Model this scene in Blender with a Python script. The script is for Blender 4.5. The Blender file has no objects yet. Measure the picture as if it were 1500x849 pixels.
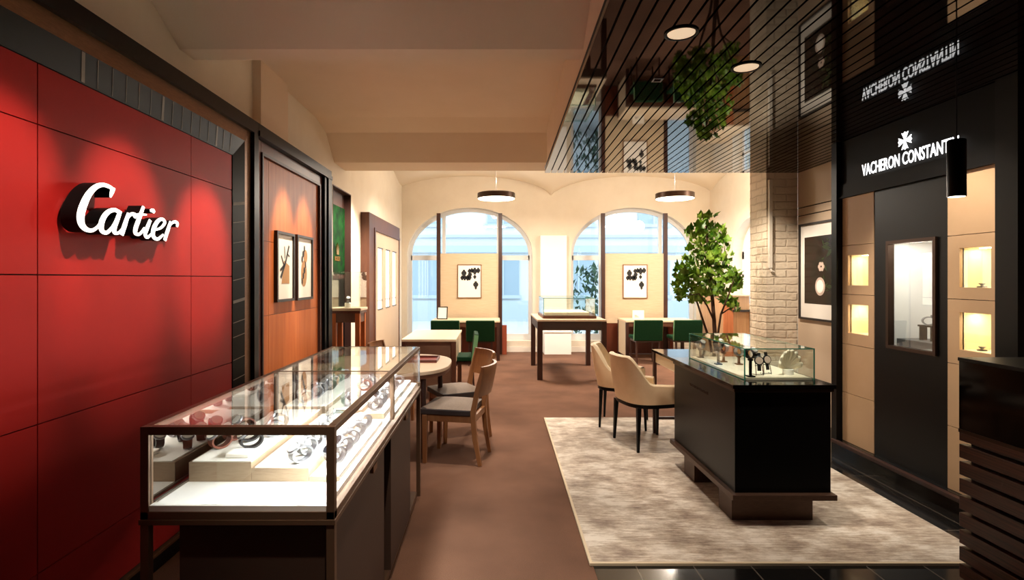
import bpy, bmesh, math, random
from mathutils import Vector, Matrix
random.seed(7)
PI = math.pi
SC = bpy.context.scene
COL = SC.collection
F, U0, V0, EYE = 800.0, 722.0, 408.0, 1.5      # focal length in photo pixels, vanishing point, eye height

# ------------------------------------------------------------------ materials
def lin(c):
    c = c / 255.0
    return c / 12.92 if c <= 0.04045 else ((c + 0.055) / 1.055) ** 2.4
def rgb(c): return (lin(c[0]), lin(c[1]), lin(c[2]), 1.0)
def newmat(name):
    m = bpy.data.materials.new(name); m.use_nodes = True
    nt = m.node_tree; b = nt.nodes['Principled BSDF']
    return m, nt, b
def P(name, c, rough=0.5, metal=0.0, ior=1.45, noise=None, c2=None, stretch=(1, 1, 1), bump=0.0, bscale=200, spec=None, coat=0.0, emit=None, estr=0.0, sheen=0.0, detail=4.0):
    m, nt, b = newmat(name)
    b.inputs['Base Color'].default_value = rgb(c)
    b.inputs['Roughness'].default_value = rough
    b.inputs['Metallic'].default_value = metal
    b.inputs['IOR'].default_value = ior
    if spec is not None: b.inputs['Specular IOR Level'].default_value = spec
    if coat: b.inputs['Coat Weight'].default_value = coat; b.inputs['Coat Roughness'].default_value = 0.06
    if sheen: b.inputs['Sheen Weight'].default_value = sheen
    if emit: b.inputs['Emission Color'].default_value = rgb(emit); b.inputs['Emission Strength'].default_value = estr
    L = nt.links.new
    if noise or bump:
        tc = nt.nodes.new('ShaderNodeTexCoord'); mp = nt.nodes.new('ShaderNodeMapping')
        mp.inputs['Scale'].default_value = stretch
        L(tc.outputs['Object'], mp.inputs['Vector'])
    if noise:
        n = nt.nodes.new('ShaderNodeTexNoise'); n.inputs['Scale'].default_value = noise
        n.inputs['Detail'].default_value = detail; n.inputs['Roughness'].default_value = 0.6
        L(mp.outputs['Vector'], n.inputs['Vector'])
        r = nt.nodes.new('ShaderNodeValToRGB')
        r.color_ramp.elements[0].position = 0.32; r.color_ramp.elements[1].position = 0.68
        r.color_ramp.elements[0].color = rgb(c); r.color_ramp.elements[1].color = rgb(c2 or c)
        L(n.outputs['Fac'], r.inputs['Fac']); L(r.outputs['Color'], b.inputs['Base Color'])
    if bump:
        n2 = nt.nodes.new('ShaderNodeTexNoise'); n2.inputs['Scale'].default_value = bscale; n2.inputs['Detail'].default_value = 3
        L(mp.outputs['Vector'], n2.inputs['Vector'])
        bp = nt.nodes.new('ShaderNodeBump'); bp.inputs['Strength'].default_value = bump; bp.inputs['Distance'].default_value = 0.01
        L(n2.outputs['Fac'], bp.inputs['Height']); L(bp.outputs['Normal'], b.inputs['Normal'])
    return m
def glassmat(name, tint=(255, 255, 255), ior=1.5, refl=1.0, rough=0.0):
    m, nt, b = newmat(name); nt.nodes.remove(b)
    out = nt.nodes['Material Output']; L = nt.links.new
    fr = nt.nodes.new('ShaderNodeFresnel'); ge = nt.nodes.new('ShaderNodeNewGeometry')
    ma = nt.nodes.new('ShaderNodeMath'); ma.operation = 'MULTIPLY_ADD'; ma.inputs[1].default_value = 1 / ior - ior; ma.inputs[2].default_value = ior
    L(ge.outputs['Backfacing'], ma.inputs[0]); L(ma.outputs[0], fr.inputs['IOR'])   # both faces of a pane reflect alike
    t = nt.nodes.new('ShaderNodeBsdfTransparent'); t.inputs['Color'].default_value = rgb(tint)
    g = nt.nodes.new('ShaderNodeBsdfGlossy'); g.inputs['Roughness'].default_value = rough
    g.inputs['Color'].default_value = (refl, refl, refl, 1)
    mx = nt.nodes.new('ShaderNodeMixShader')
    L(fr.outputs[0], mx.inputs[0]); L(t.outputs[0], mx.inputs[1]); L(g.outputs[0], mx.inputs[2]); L(mx.outputs[0], out.inputs['Surface'])
    return m
def emitmat(name, c, s):
    m, nt, b = newmat(name)
    b.inputs['Base Color'].default_value = rgb(c); b.inputs['Emission Color'].default_value = rgb(c); b.inputs['Emission Strength'].default_value = s
    return m

M = {}
M['plaster'] = P('plaster', (222, 209, 189), 0.85, noise=3, c2=(228, 216, 197), bump=0.04, bscale=60)
M['ceil'] = P('ceiling_plaster', (222, 198, 172), 0.9, noise=2, c2=(226, 203, 178))
M['ceil2'] = P('vault_plaster', (234, 219, 196), 0.9)
M['white'] = P('white_paint', (236, 228, 216), 0.6)
M['wframe'] = P('window_frame_paint', (222, 222, 222), 0.45)
M['red'] = P('red_leather_panel', (166, 27, 23), 0.5, spec=.22, noise=2.5, c2=(156, 23, 20), bump=0.03, bscale=400)
M['redback'] = P('red_joint', (60, 14, 12), 0.7)
M['bronze'] = P('bronze_metal', (134, 98, 68), 0.42, 0.6, noise=30, c2=(116, 82, 56), stretch=(1, 1, 6))
M['brz2'] = P('bronze_dark', (64, 46, 36), 0.35, 0.7)
M['brz3'] = P('bronze_brown', (84, 60, 47), 0.42, 0.45, noise=30, c2=(74, 52, 40), stretch=(1, 1, 6))
M['mirrorstrip'] = P('dark_glass_strip', (15, 14, 13), 0.3, 0.0, 1.4, spec=.2)
M['stripline'] = P('strip_line', (120, 112, 102), 0.5, 0.2)
M['black'] = P('black_lacquer', (9, 8, 8), 0.35, spec=.22)
M['blackmatt'] = P('black_satin', (10, 9, 9), 0.55, spec=.2)
M['blackgloss'] = P('black_gloss', (7, 6, 6), 0.08, spec=.35)
M['cherry'] = P('cherry_wood', (172, 88, 42), 0.42, spec=.25, noise=3.0, c2=(190, 108, 56), stretch=(6, 6, 0.5), detail=6)
M['cherryd'] = P('cherry_wood_dark', (86, 38, 24), 0.35, noise=4.0, c2=(98, 46, 28), stretch=(6, 6, 0.5))
M['walnut'] = P('walnut', (84, 50, 36), 0.42, noise=5, c2=(98, 60, 42), stretch=(4, 4, 0.8), detail=6)
M['walnutd'] = P('walnut_dark', (58, 34, 27), 0.42, noise=5, c2=(68, 40, 31), stretch=(4, 4, 0.8))
M['brownlac'] = P('brown_lacquer', (66, 48, 40), 0.5, noise=8, c2=(64, 49, 42))
M['casebrown'] = P('case_bronze', (110, 86, 68), 0.38, 0.4)
M['oakchair'] = P('chair_oak', (136, 88, 52), 0.42, noise=6, c2=(154, 103, 63), stretch=(5, 5, 0.7), detail=6)
M['seatdark'] = P('seat_grey_brown', (128, 112, 99), 0.75, noise=60, c2=(138, 122, 109))
M['seatside'] = P('seat_side_leather', (50, 40, 38), 0.5)
M['tabletop'] = P('table_leather', (196, 172, 146), 0.5, noise=6, c2=(204, 180, 154))
M['desktop'] = P('desk_top', (228, 204, 172), 0.4)
M['deskfront'] = P('desk_front', (116, 84, 66), 0.5, noise=5, c2=(124, 92, 73))
M['cream'] = P('cream_panel', (214, 194, 164), 0.6)
M['green'] = P('green_fabric', (8, 46, 22), 0.8, spec=.2, noise=40, c2=(11, 53, 27))
M['greenedge'] = P('green_lit_edge', (112, 160, 112), 0.7)  # pale green stands for light on the backrest edge
M['beigefab'] = P('beige_wall_fabric', (196, 173, 142), 0.85, noise=5, c2=(206, 184, 154), stretch=(1, 1, 12), bump=0.05)
M['beigepan'] = P('beige_leather_panel', (196, 160, 122), 0.55, noise=3, c2=(202, 167, 130))
M['greige'] = P('greige_wall_panel', (196, 172, 146), 0.6, noise=2, c2=(200, 176, 150), stretch=(2, 2, .6))
M['chairleather'] = P('tan_leather', (228, 194, 154), 0.45, noise=12, c2=(234, 202, 164))
M['chairinner'] = P('cream_leather', (232, 208, 172), 0.5)
M['steel'] = P('steel', (142, 142, 146), 0.34, 0.75)
M['dial'] = P('watch_dial', (238, 236, 230), 0.35)
M['dialdark'] = P('watch_dial_dark', (22, 22, 26), 0.25)
M['strap'] = P('black_strap', (24, 20, 20), 0.5)
M['strapred'] = P('brown_strap', (110, 54, 34), 0.5)
M['fan'] = P('cream_quilted_leather', (244, 230, 204), 0.5)
M['cushion'] = P('white_cushion', (240, 236, 228), 0.7)
M['traytan'] = P('tan_brushed_block', (150, 128, 104), 0.36, 0.35, noise=30, c2=(164, 142, 118), stretch=(1, 1, 8))
M['creampad'] = P('cream_pad', (242, 230, 206), 0.7)
M['glass'] = glassmat('clear_glass', (250, 253, 251))
M['glasstop'] = glassmat('clear_glass_top', (250, 253, 251), ior=1.62)
M['winglass'] = glassmat('window_glass', (240, 247, 250))
M['glassedge'] = P('glass_edge', (52, 132, 110), 0.15)
M['chrome'] = P('chrome', (200, 196, 190), 0.18, 1.0)
M['slat'] = P('dark_glossy_slat', (17, 9, 7), 0.03, ior=1.42, spec=.32, noise=2.0, c2=(25, 13, 10), stretch=(20, 0.4, 1))
M['ebony'] = P('striped_ebony', (46, 25, 19), 0.3, noise=4, c2=(100, 60, 45), stretch=(1, 0.7, 26), detail=6)
M['led'] = emitmat('led', (255, 244, 226), 14)
M['ledsoft'] = emitmat('led_soft', (255, 246, 230), 1.5)
M['lampface'] = emitmat('lamp_diffuser', (255, 238, 212), 7)
M['lens'] = emitmat('reflected_glow_face', (255, 226, 190), .6)  # glow of the reflections drawn on the slats
M['signface'] = emitmat('sign_face', (255, 250, 240), 1.6)
M['signglow'] = emitmat('sign_letters', (255, 255, 255), 2.2)
M['paper'] = P('print_paper', (240, 232, 220), 0.6)
M['ink'] = P('print_ink', (26, 24, 24), 0.6)
M['inkbrown'] = P('print_ink_brown', (176, 132, 84), 0.6)
M['inkgrey'] = P('print_ink_grey', (120, 112, 104), 0.6)
M['pframe'] = P('picture_frame_dark', (38, 32, 30), 0.4)
M['pframeb'] = P('picture_frame_bronze', (150, 112, 82), 0.35, 0.6)
M['moss'] = P('green_wall_panel', (2, 12, 5), 0.7, spec=.1, noise=7, c2=(12, 58, 18), detail=5)
M['gold'] = P('gold', (214, 170, 92), 0.25, 1.0)
M['brownreveal'] = P('brown_reveal', (66, 40, 34), 0.5)
M['whitelit'] = P('white_gloss_panel', (248, 246, 242), 0.5)
M['brick'] = None
M['bark'] = P('bark', (74, 50, 36), 0.85, noise=20, c2=(96, 68, 50), stretch=(3, 3, .6), bump=0.3, bscale=60)
M['leaf'] = P('leaf', (50, 108, 18), 0.42, noise=6, c2=(172, 206, 72), detail=2)
M['pot'] = P('pot', (60, 54, 50), 0.5)
M['nichegold'] = P('niche_lining', (240, 222, 180), 0.7)
M['nichewhite'] = P('niche_white', (226, 224, 222), 0.6)
M['greystone'] = P('grey_block', (74, 74, 78), 0.5, noise=12, c2=(92, 92, 96))
M['redtray'] = P('red_leather_tray', (132, 44, 34), 0.5)
M['facade'] = P('facade_render', (206, 212, 216), 0.9)
M['facade2'] = P('facade_trim', (176, 188, 196), 0.9)
M['facwin'] = P('facade_window', (150, 168, 180), 0.2)
M['street'] = P('street_paving', (190, 192, 192), 0.9)
M['hedge'] = P('hedge', (38, 62, 48), 0.8, noise=8, c2=(70, 96, 74))
M['blind'] = P('blind_fabric', (214, 222, 228), 0.9)
M['orange'] = P('orange_wood', (170, 96, 56), 0.45, noise=5, c2=(190, 116, 70), stretch=(8, 8, .5))
M['orange2'] = P('red_brown_wood', (134, 62, 40), 0.45, noise=5, c2=(146, 72, 48), stretch=(8, 8, .5))
M['tanplank'] = P('tan_planks', (196, 158, 118), 0.55, noise=5, c2=(176, 132, 92), stretch=(9, 9, .3))
M['darkart'] = P('dark_photo_print', (46, 22, 16), 0.25, noise=9, c2=(20, 26, 14), detail=6)
M['artleaf'] = P('print_leaf_green', (44, 54, 26), 0.3)
M['artpale'] = P('print_pale', (196, 172, 156), 0.3)

def mat_floor():
    m, nt, b = newmat('carpet'); L = nt.links.new
    tc = nt.nodes.new('ShaderNodeTexCoord')
    a = nt.nodes.new('ShaderNodeTexNoise'); a.inputs['Scale'].default_value = 1.6; a.inputs['Detail'].default_value = 4
    c = nt.nodes.new('ShaderNodeTexNoise'); c.inputs['Scale'].default_value = 260; c.inputs['Detail'].default_value = 2
    L(tc.outputs['Object'], a.inputs['Vector']); L(tc.outputs['Object'], c.inputs['Vector'])
    r = nt.nodes.new('ShaderNodeValToRGB'); r.color_ramp.elements[0].position = .3; r.color_ramp.elements[1].position = .7
    r.color_ramp.elements[0].color = rgb((98, 71, 57)); r.color_ramp.elements[1].color = rgb((126, 92, 74))
    L(a.outputs['Fac'], r.inputs['Fac'])
    mx = nt.nodes.new('ShaderNodeMix'); mx.data_type = 'RGBA'; mx.blend_type = 'OVERLAY'; mx.inputs[0].default_value = 0.6
    L(r.outputs['Color'], mx.inputs[6]); L(c.outputs['Fac'], mx.inputs[7]); L(mx.outputs[2], b.inputs['Base Color'])
    b.inputs['Roughness'].default_value = 0.95; b.inputs['Specular IOR Level'].default_value = 0.1
    bp = nt.nodes.new('ShaderNodeBump'); bp.inputs['Strength'].default_value = .25; bp.inputs['Distance'].default_value = .004
    L(c.outputs['Fac'], bp.inputs['Height']); L(bp.outputs['Normal'], b.inputs['Normal'])
    return m
def mat_rug():
    m, nt, b = newmat('distressed_rug'); L = nt.links.new
    tc = nt.nodes.new('ShaderNodeTexCoord')
    def noise(sc, st, det):
        mp = nt.nodes.new('ShaderNodeMapping'); mp.inputs['Scale'].default_value = st
        n = nt.nodes.new('ShaderNodeTexNoise'); n.inputs['Scale'].default_value = sc; n.inputs['Detail'].default_value = det; n.inputs['Roughness'].default_value = .7
        L(tc.outputs['Object'], mp.inputs['Vector']); L(mp.outputs['Vector'], n.inputs['Vector']); return n
    a = noise(3.2, (1.0, 1.5, 1), 8); s = noise(9, (0.9, 9, 1), 5)
    ad = nt.nodes.new('ShaderNodeMath'); ad.operation = 'ADD'
    ms = nt.nodes.new('ShaderNodeMath'); ms.operation = 'MULTIPLY'; ms.inputs[1].default_value = 0.55
    L(s.outputs['Fac'], ms.inputs[0]); L(a.outputs['Fac'], ad.inputs[0]); L(ms.outputs[0], ad.inputs[1])
    r = nt.nodes.new('ShaderNodeValToRGB'); e = r.color_ramp.elements
    e[0].position = .62; e[0].color = rgb((132, 110, 94)); e[1].position = .90; e[1].color = rgb((228, 217, 203))
    k = e.new(.76); k.color = rgb((184, 166, 146))
    L(ad.outputs[0], r.inputs['Fac']); L(r.outputs['Color'], b.inputs['Base Color'])
    b.inputs['Roughness'].default_value = .7; b.inputs['Sheen Weight'].default_value = .3
    w = noise(70, (0.05, 1, 1), 2)
    bp = nt.nodes.new('ShaderNodeBump'); bp.inputs['Strength'].default_value = .35; bp.inputs['Distance'].default_value = .006
    L(w.outputs['Fac'], bp.inputs['Height']); L(bp.outputs['Normal'], b.inputs['Normal'])
    return m
def mat_tile():
    m, nt, b = newmat('black_floor_tile'); L = nt.links.new
    tc = nt.nodes.new('ShaderNodeTexCoord'); mp = nt.nodes.new('ShaderNodeMapping')
    mp.inputs['Rotation'].default_value = (0, 0, PI / 2)
    br = nt.nodes.new('ShaderNodeTexBrick'); br.inputs['Scale'].default_value = 1; br.offset = 0
    br.inputs['Brick Width'].default_value = .9; br.inputs['Row Height'].default_value = .3; br.inputs['Mortar Size'].default_value = .004
    br.inputs['Color1'].default_value = rgb((18, 17, 17)); br.inputs['Color2'].default_value = rgb((24, 22, 21)); br.inputs['Mortar'].default_value = rgb((86, 78, 70))
    L(tc.outputs['Object'], mp.inputs['Vector']); L(mp.outputs['Vector'], br.inputs['Vector']); L(br.outputs['Color'], b.inputs['Base Color'])
    b.inputs['Roughness'].default_value = .12
    return m
def mat_brick():
    m, nt, b = newmat('painted_brick'); L = nt.links.new
    tc = nt.nodes.new('ShaderNodeTexCoord'); mp = nt.nodes.new('ShaderNodeMapping'); mp.inputs['Rotation'].default_value = (PI / 2, 0, 0)
    sx = nt.nodes.new('ShaderNodeSeparateXYZ'); cx = nt.nodes.new('ShaderNodeCombineXYZ'); ad = nt.nodes.new('ShaderNodeMath')
    L(tc.outputs['Object'], sx.inputs[0]); L(sx.outputs[0], ad.inputs[0]); L(sx.outputs[1], ad.inputs[1]); L(ad.outputs[0], cx.inputs[0]); L(sx.outputs[2], cx.inputs[1])
    nz = nt.nodes.new('ShaderNodeTexNoise'); nz.inputs['Scale'].default_value = 7; nz.inputs['Detail'].default_value = 3
    L(tc.outputs['Object'], nz.inputs['Vector'])
    vm = nt.nodes.new('ShaderNodeVectorMath'); vm.operation = 'MULTIPLY_ADD'; vm.inputs[1].default_value = (.03, .03, 0)
    L(nz.outputs['Color'], vm.inputs[0]); L(cx.outputs[0], vm.inputs[2])
    br = nt.nodes.new('ShaderNodeTexBrick'); br.inputs['Scale'].default_value = 1
    br.inputs['Brick Width'].default_value = .26; br.inputs['Row Height'].default_value = .085; br.inputs['Mortar Size'].default_value = .012; br.inputs['Mortar Smooth'].default_value = .6
    br.inputs['Color1'].default_value = rgb((214, 194, 168)); br.inputs['Color2'].default_value = rgb((224, 206, 180)); br.inputs['Mortar'].default_value = rgb((208, 188, 162))
    L(vm.outputs[0], br.inputs['Vector']); L(br.outputs['Color'], b.inputs['Base Color'])
    b.inputs['Roughness'].default_value = .85
    bp = nt.nodes.new('ShaderNodeBump'); bp.inputs['Strength'].default_value = .6; bp.inputs['Distance'].default_value = .02; bp.invert = True
    a2 = nt.nodes.new('ShaderNodeMath'); a2.operation = 'SUBTRACT'
    ns = nt.nodes.new('ShaderNodeMath'); ns.operation = 'MULTIPLY'; ns.inputs[1].default_value = .8
    n3 = nt.nodes.new('ShaderNodeTexNoise'); n3.inputs['Scale'].default_value = 22
    L(tc.outputs['Object'], n3.inputs['Vector']); L(n3.outputs['Fac'], ns.inputs[0])
    L(br.outputs['Fac'], a2.inputs[0]); L(ns.outputs[0], a2.inputs[1])
    L(a2.outputs[0], bp.inputs['Height']); L(bp.outputs['Normal'], b.inputs['Normal'])
    return m
def mat_mirror():
    m, nt, b = newmat('tinted_mirror'); nt.nodes.remove(b); L = nt.links.new
    t = nt.nodes.new('ShaderNodeBsdfTransparent'); t.inputs['Color'].default_value = (.2, .13, .12, 1)
    g = nt.nodes.new('ShaderNodeBsdfGlossy'); g.inputs['Roughness'].default_value = 0.02; g.inputs['Color'].default_value = (.62, .56, .52, 1)
    mx = nt.nodes.new('ShaderNodeMixShader'); mx.inputs[0].default_value = .6
    L(t.outputs[0], mx.inputs[1]); L(g.outputs[0], mx.inputs[2]); L(mx.outputs[0], nt.nodes['Material Output'].inputs['Surface'])
    return m
M['carpet'] = mat_floor(); M['rug'] = mat_rug(); M['tile'] = mat_tile(); M['brick'] = mat_brick(); M['mirror'] = mat_mirror()

# ------------------------------------------------------------------ mesh builder
class MB:
    def __init__(s): s.v = []; s.f = []; s.m = []
    def add(s, vs, fs, mi=0, T=None):
        n = len(s.v)
        s.v += [tuple(T @ Vector(p)) if T is not None else tuple(p) for p in vs]
        s.f += [tuple(i + n for i in f) for f in fs]; s.m += [mi] * len(fs)
        return s
    def box(s, x0, x1, y0, y1, z0, z1, mi=0, T=None):
        x0, x1 = min(x0, x1), max(x0, x1); y0, y1 = min(y0, y1), max(y0, y1); z0, z1 = min(z0, z1), max(z0, z1)
        vs = [(x, y, z) for z in (z0, z1) for y in (y0, y1) for x in (x0, x1)]
        return s.add(vs, [(0, 2, 3, 1), (4, 5, 7, 6), (0, 1, 5, 4), (2, 6, 7, 3), (0, 4, 6, 2), (1, 3, 7, 5)], mi, T)
    def tube(s, pts, r, n=10, mi=0, caps=True, sq=False):
        pts = [Vector(p) for p in pts]; k = len(pts)
        rr = r if isinstance(r, (list, tuple)) else [r] * k
        up = None; vs = []
        for i, p in enumerate(pts):
            d = (pts[min(i + 1, k - 1)] - pts[max(i - 1, 0)]).normalized()
            if up is None:
                up = Vector((0, 0, 1)) if abs(d.z) < .9 else Vector((1, 0, 0))
            a = d.cross(up).normalized(); b = a.cross(d).normalized(); up = b
            for j in range(n):
                t = 2 * PI * (j + (.5 if sq else 0)) / n
                vs.append(p + (a * math.cos(t) + b * math.sin(t)) * rr[i])
        fs = [(i * n + j, i * n + (j + 1) % n, (i + 1) * n + (j + 1) % n, (i + 1) * n + j) for i in range(k - 1) for j in range(n)]
        if caps: fs += [tuple(reversed(range(n))), tuple(range((k - 1) * n, k * n))]
        return s.add(vs, fs, mi)
    def lathe(s, prof, c=(0, 0, 0), n=24, mi=0, T=None):
        vs = []; k = len(prof)
        for r, z in prof:
            for j in range(n):
                t = 2 * PI * j / n; vs.append((c[0] + r * math.cos(t), c[1] + r * math.sin(t), c[2] + z))
        fs = [(i * n + j, i * n + (j + 1) % n, (i + 1) * n + (j + 1) % n, (i + 1) * n + j) for i in range(k - 1) for j in range(n)]
        fs += [tuple(reversed(range(n))), tuple(range((k - 1) * n, k * n))]
        return s.add(vs, fs, mi, T)
    def prism(s, poly, ax, a0, a1, mi=0, T=None):          # poly in the plane across axis ax
        def pt(p, a):
            return {'x': (a, p[0], p[1]), 'y': (p[0], a, p[1]), 'z': (p[0], p[1], a)}[ax]
        n = len(poly); vs = [pt(p, a0) for p in poly] + [pt(p, a1) for p in poly]
        fs = [(i, (i + 1) % n, n + (i + 1) % n, n + i) for i in range(n)] + [tuple(reversed(range(n))), tuple(range(n, 2 * n))]
        return s.add(vs, fs, mi, T)
    def grid(s, rows, mi=0, closed=False):
        k = len(rows); n = len(rows[0]); vs = [p for r in rows for p in r]
        fs = [(i * n + j, i * n + (j + 1) % n, (i + 1) * n + (j + 1) % n, (i + 1) * n + j) for i in range(k - 1) for j in range(n if closed else n - 1)]
        return s.add(vs, fs, mi)
    def build(s, name, mats, parent=None, bevel=0.0, smooth=None, fix=True, solid=0.0, seg=2):
        if not isinstance(mats, (list, tuple)): mats = [mats]
        me = bpy.data.meshes.new(name)
        if parent is None:
            xs, ys, zs = zip(*s.v); off = Vector(((min(xs) + max(xs)) / 2, (min(ys) + max(ys)) / 2, min(zs)))
        else:
            r = parent
            while r.parent: r = r.parent
            off = Vector(r.location)
        me.from_pydata([tuple(Vector(p) - off) for p in s.v], [], s.f)
        for q in mats: me.materials.append(q)
        me.polygons.foreach_set('material_index', s.m)
        if fix:
            bm = bmesh.new(); bm.from_mesh(me); bmesh.ops.recalc_face_normals(bm, faces=bm.faces); bm.to_mesh(me); bm.free()
        if smooth is not None:
            me.polygons.foreach_set('use_smooth', [True] * len(me.polygons)); me.set_sharp_from_angle(angle=math.radians(smooth))
        o = bpy.data.objects.new(name, me); COL.objects.link(o)
        if parent is None: o.location = off
        else: o.parent = parent
        if solid:
            q = o.modifiers.new('solid', 'SOLIDIFY'); q.thickness = solid; q.offset = 0
        if bevel:
            q = o.modifiers.new('bevel', 'BEVEL'); q.width = bevel; q.segments = seg; q.limit_method = 'ANGLE'; q.angle_limit = math.radians(40)
        return o

def tag(o, label=None, cat=None, group=None, kind=None):
    if label: o['label'] = label
    if cat: o['category'] = cat
    if group: o['group'] = group
    if kind: o['kind'] = kind
    return o
def thing(name, label, cat, loc=(0, 0, 0), group=None):
    o = bpy.data.objects.new(name, None); COL.objects.link(o); o.location = loc; o.empty_display_size = .1
    return tag(o, label, cat, group)
def struct(o, label=None, cat=None): return tag(o, label, cat, None, 'structure')
def copy_tree(o, parent=None, loc=None, rz=None, label=None, scale=None):
    c = o.copy(); COL.objects.link(c)
    if parent is not None: c.parent = parent
    else:
        if loc is not None: c.location = loc
        if rz is not None: c.rotation_euler = (0, 0, rz)
        if label: c['label'] = label
    for ch in list(o.children): copy_tree(ch, c)
    return c
def W(u, v, y): return ((u - U0) * y / F, y, EYE - (v - V0) * y / F)
def yx(x, u): return x * F / (u - U0)                       # depth at which a wall x = const shows at photo column u
def text_mesh(body, size, extrude, bold=0.0, spacing=1.0):
    cu = bpy.data.curves.new('lettering', 'FONT'); cu.body = body; cu.size = size; cu.extrude = extrude; cu.offset = bold
    cu.space_character = spacing; cu.resolution_u = 3
    ob = bpy.data.objects.new('lettering', cu); COL.objects.link(ob)
    dg = bpy.context.evaluated_depsgraph_get(); dg.update()
    me = bpy.data.meshes.new_from_object(ob.evaluated_get(dg))
    vs = [tuple(v.co) for v in me.vertices]; fs = [tuple(p.vertices) for p in me.polygons]
    bpy.data.objects.remove(ob); bpy.data.curves.remove(cu); bpy.data.meshes.remove(me)
    return vs, fs
ORD = ['first', 'second', 'third', 'fourth', 'fifth', 'sixth', 'seventh', 'eighth']
# ------------------------------------------------------------------ room shell
YB = 11.2
XL, XR, XR2 = -1.865, 3.40, 4.45
def ell(x, xc, hw, zs, rise):
    t = max(0.0, 1 - ((x - xc) / hw) ** 2); return zs + rise * math.sqrt(t)
WINS = [(-0.4725, 1.285, 0.226, 2.0, 0.96), (2.884, 1.285, 0.226, 2.0, 0.96)]   # centre, half width, sill, spring, rise
def wall_with_arches(x0, x1, ztop, wins, pos, depth):
    mb = MB(); N = 28; cur = x0
    def q(a, b, za0, zb0, za1, zb1):
        mb.add([pos(a, za0, 0), pos(b, zb0, 0), pos(b, zb1, 0), pos(a, za1, 0)], [(0, 1, 2, 3)])
    for (xc, hw, sill, zs, rise) in wins:
        a, b = xc - hw, xc + hw
        q(cur, a, 0, 0, ztop, ztop); q(a, b, 0, 0, sill, sill)
        ts = [xc - hw * math.cos(PI * i / N) for i in range(N + 1)]
        for i in range(N):
            p, r = ts[i], ts[i + 1]; zp, zr = ell(p, xc, hw, zs, rise), ell(r, xc, hw, zs, rise)
            q(p, r, zp, zr, ztop, ztop)
            mb.add([pos(p, zp, 0), pos(r, zr, 0), pos(r, zr, depth), pos(p, zp, depth)], [(0, 1, 2, 3)])
        for x in (a, b): mb.add([pos(x, sill, 0), pos(x, zs, 0), pos(x, zs, depth), pos(x, sill, depth)], [(0, 1, 2, 3)])
        mb.add([pos(a, sill, 0), pos(b, sill, 0), pos(b, sill, depth), pos(a, sill, depth)], [(0, 1, 2, 3)])
        cur = b
    q(cur, x1, 0, 0, ztop, ztop)
    return mb
struct(wall_with_arches(XL - .1, XR2 + .1, 3.9, WINS, lambda x, z, d: (x, YB + d, z), .3).build('wall_back', M['plaster'], fix=False))
WINR = [(9.36, .78, .98, 1.95, .62)]
struct(wall_with_arches(6.3, YB, 3.9, WINR, lambda y, z, d: (XR2 + d, y, z), .3).build('wall_right', M['plaster'], fix=False))

def window(name, xc, hw, sill, zs, rise, posts):
    fr = MB(); N = 28; Y0, Y1 = YB + .17, YB + .24; w = .075
    o = [(xc - hw, sill)] + [(xc - hw * math.cos(PI * i / N), ell(xc - hw * math.cos(PI * i / N), xc, hw, zs, rise)) for i in range(N + 1)] + [(xc + hw, sill)]
    i_ = [(xc - hw + w, sill + .13)] + [(xc - (hw - w) * math.cos(PI * i / N), ell(xc - (hw - w) * math.cos(PI * i / N), xc, hw - w, zs, rise - w)) for i in range(N + 1)] + [(xc + hw - w, sill + .13)]
    n = len(o)
    for k in range(n):
        a, b, c, d = o[k], o[(k + 1) % n], i_[(k + 1) % n], i_[k]
        vs = [(p[0], y, p[1]) for y in (Y0, Y1) for p in (a, b, c, d)]
        fr.add(vs, [(0, 1, 2, 3), (7, 6, 5, 4), (0, 4, 5, 1), (1, 5, 6, 2), (2, 6, 7, 3), (3, 7, 4, 0)])
    fr.box(xc - hw + .05, xc + hw - .05, Y0, Y1, 1.885, 1.985)
    for px in posts:
        zt = ell(px, xc, hw - .05, zs, rise - .04)
        fr.box(px - .035, px + .035, Y0 - .01, Y1, sill + .05, zt)
    f = struct(fr.build(name, M['wframe']))
    g = MB(); poly = [(p[0], p[1]) for p in i_]
    g.prism(poly, 'y', YB + .2, YB + .206); g.build('pane', M['winglass'], f)
    return f
window('window_1', *WINS[0], posts=(-1.02, .115))
window('window_2', *WINS[1], posts=(2.24, 3.48))
# the window in the right side wall of the back room
fr = MB(); xc, hw, sill, zs, rise = WINR[0]
for a, b, c, d in ((xc - hw, xc + hw, sill, sill + .07), (xc - hw, xc + hw, 1.52, 1.58), (xc - hw, xc + hw, 1.86, 1.98), (xc - hw, xc - hw + .07, sill, zs + .05), (xc + hw - .07, xc + hw, sill, zs + .05), (xc - .03, xc + .03, sill, zs + rise)):
    fr.box(XR2 + .18, XR2 + .24, a, b, c, d)
N = 24
for i in range(N):
    pts = []
    for t in (PI * i / N, PI * (i + 1) / N):
        for k in (hw, hw - .07): pts.append((xc - k * math.cos(t), ell(xc - k * math.cos(t), xc, k, zs, rise - (hw - k))))
    vs = [(x, p[0], p[1]) for x in (XR2 + .18, XR2 + .24) for p in (pts[0], pts[2], pts[3], pts[1])]
    fr.add(vs, [(0, 1, 2, 3), (7, 6, 5, 4), (0, 4, 5, 1), (1, 5, 6, 2), (2, 6, 7, 3), (3, 7, 4, 0)])
f3 = struct(fr.build('window_3', M['wframe']))
MB().prism([(xc - hw + .03, sill)] + [(xc - (hw - .03) * math.cos(PI * i / N), ell(xc - (hw - .03) * math.cos(PI * i / N), xc, hw - .03, zs, rise - .03)) for i in range(N + 1)] + [(xc + hw - .03, sill)], 'x', XR2 + .2, XR2 + .206).build('pane', M['winglass'], f3)

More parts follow.
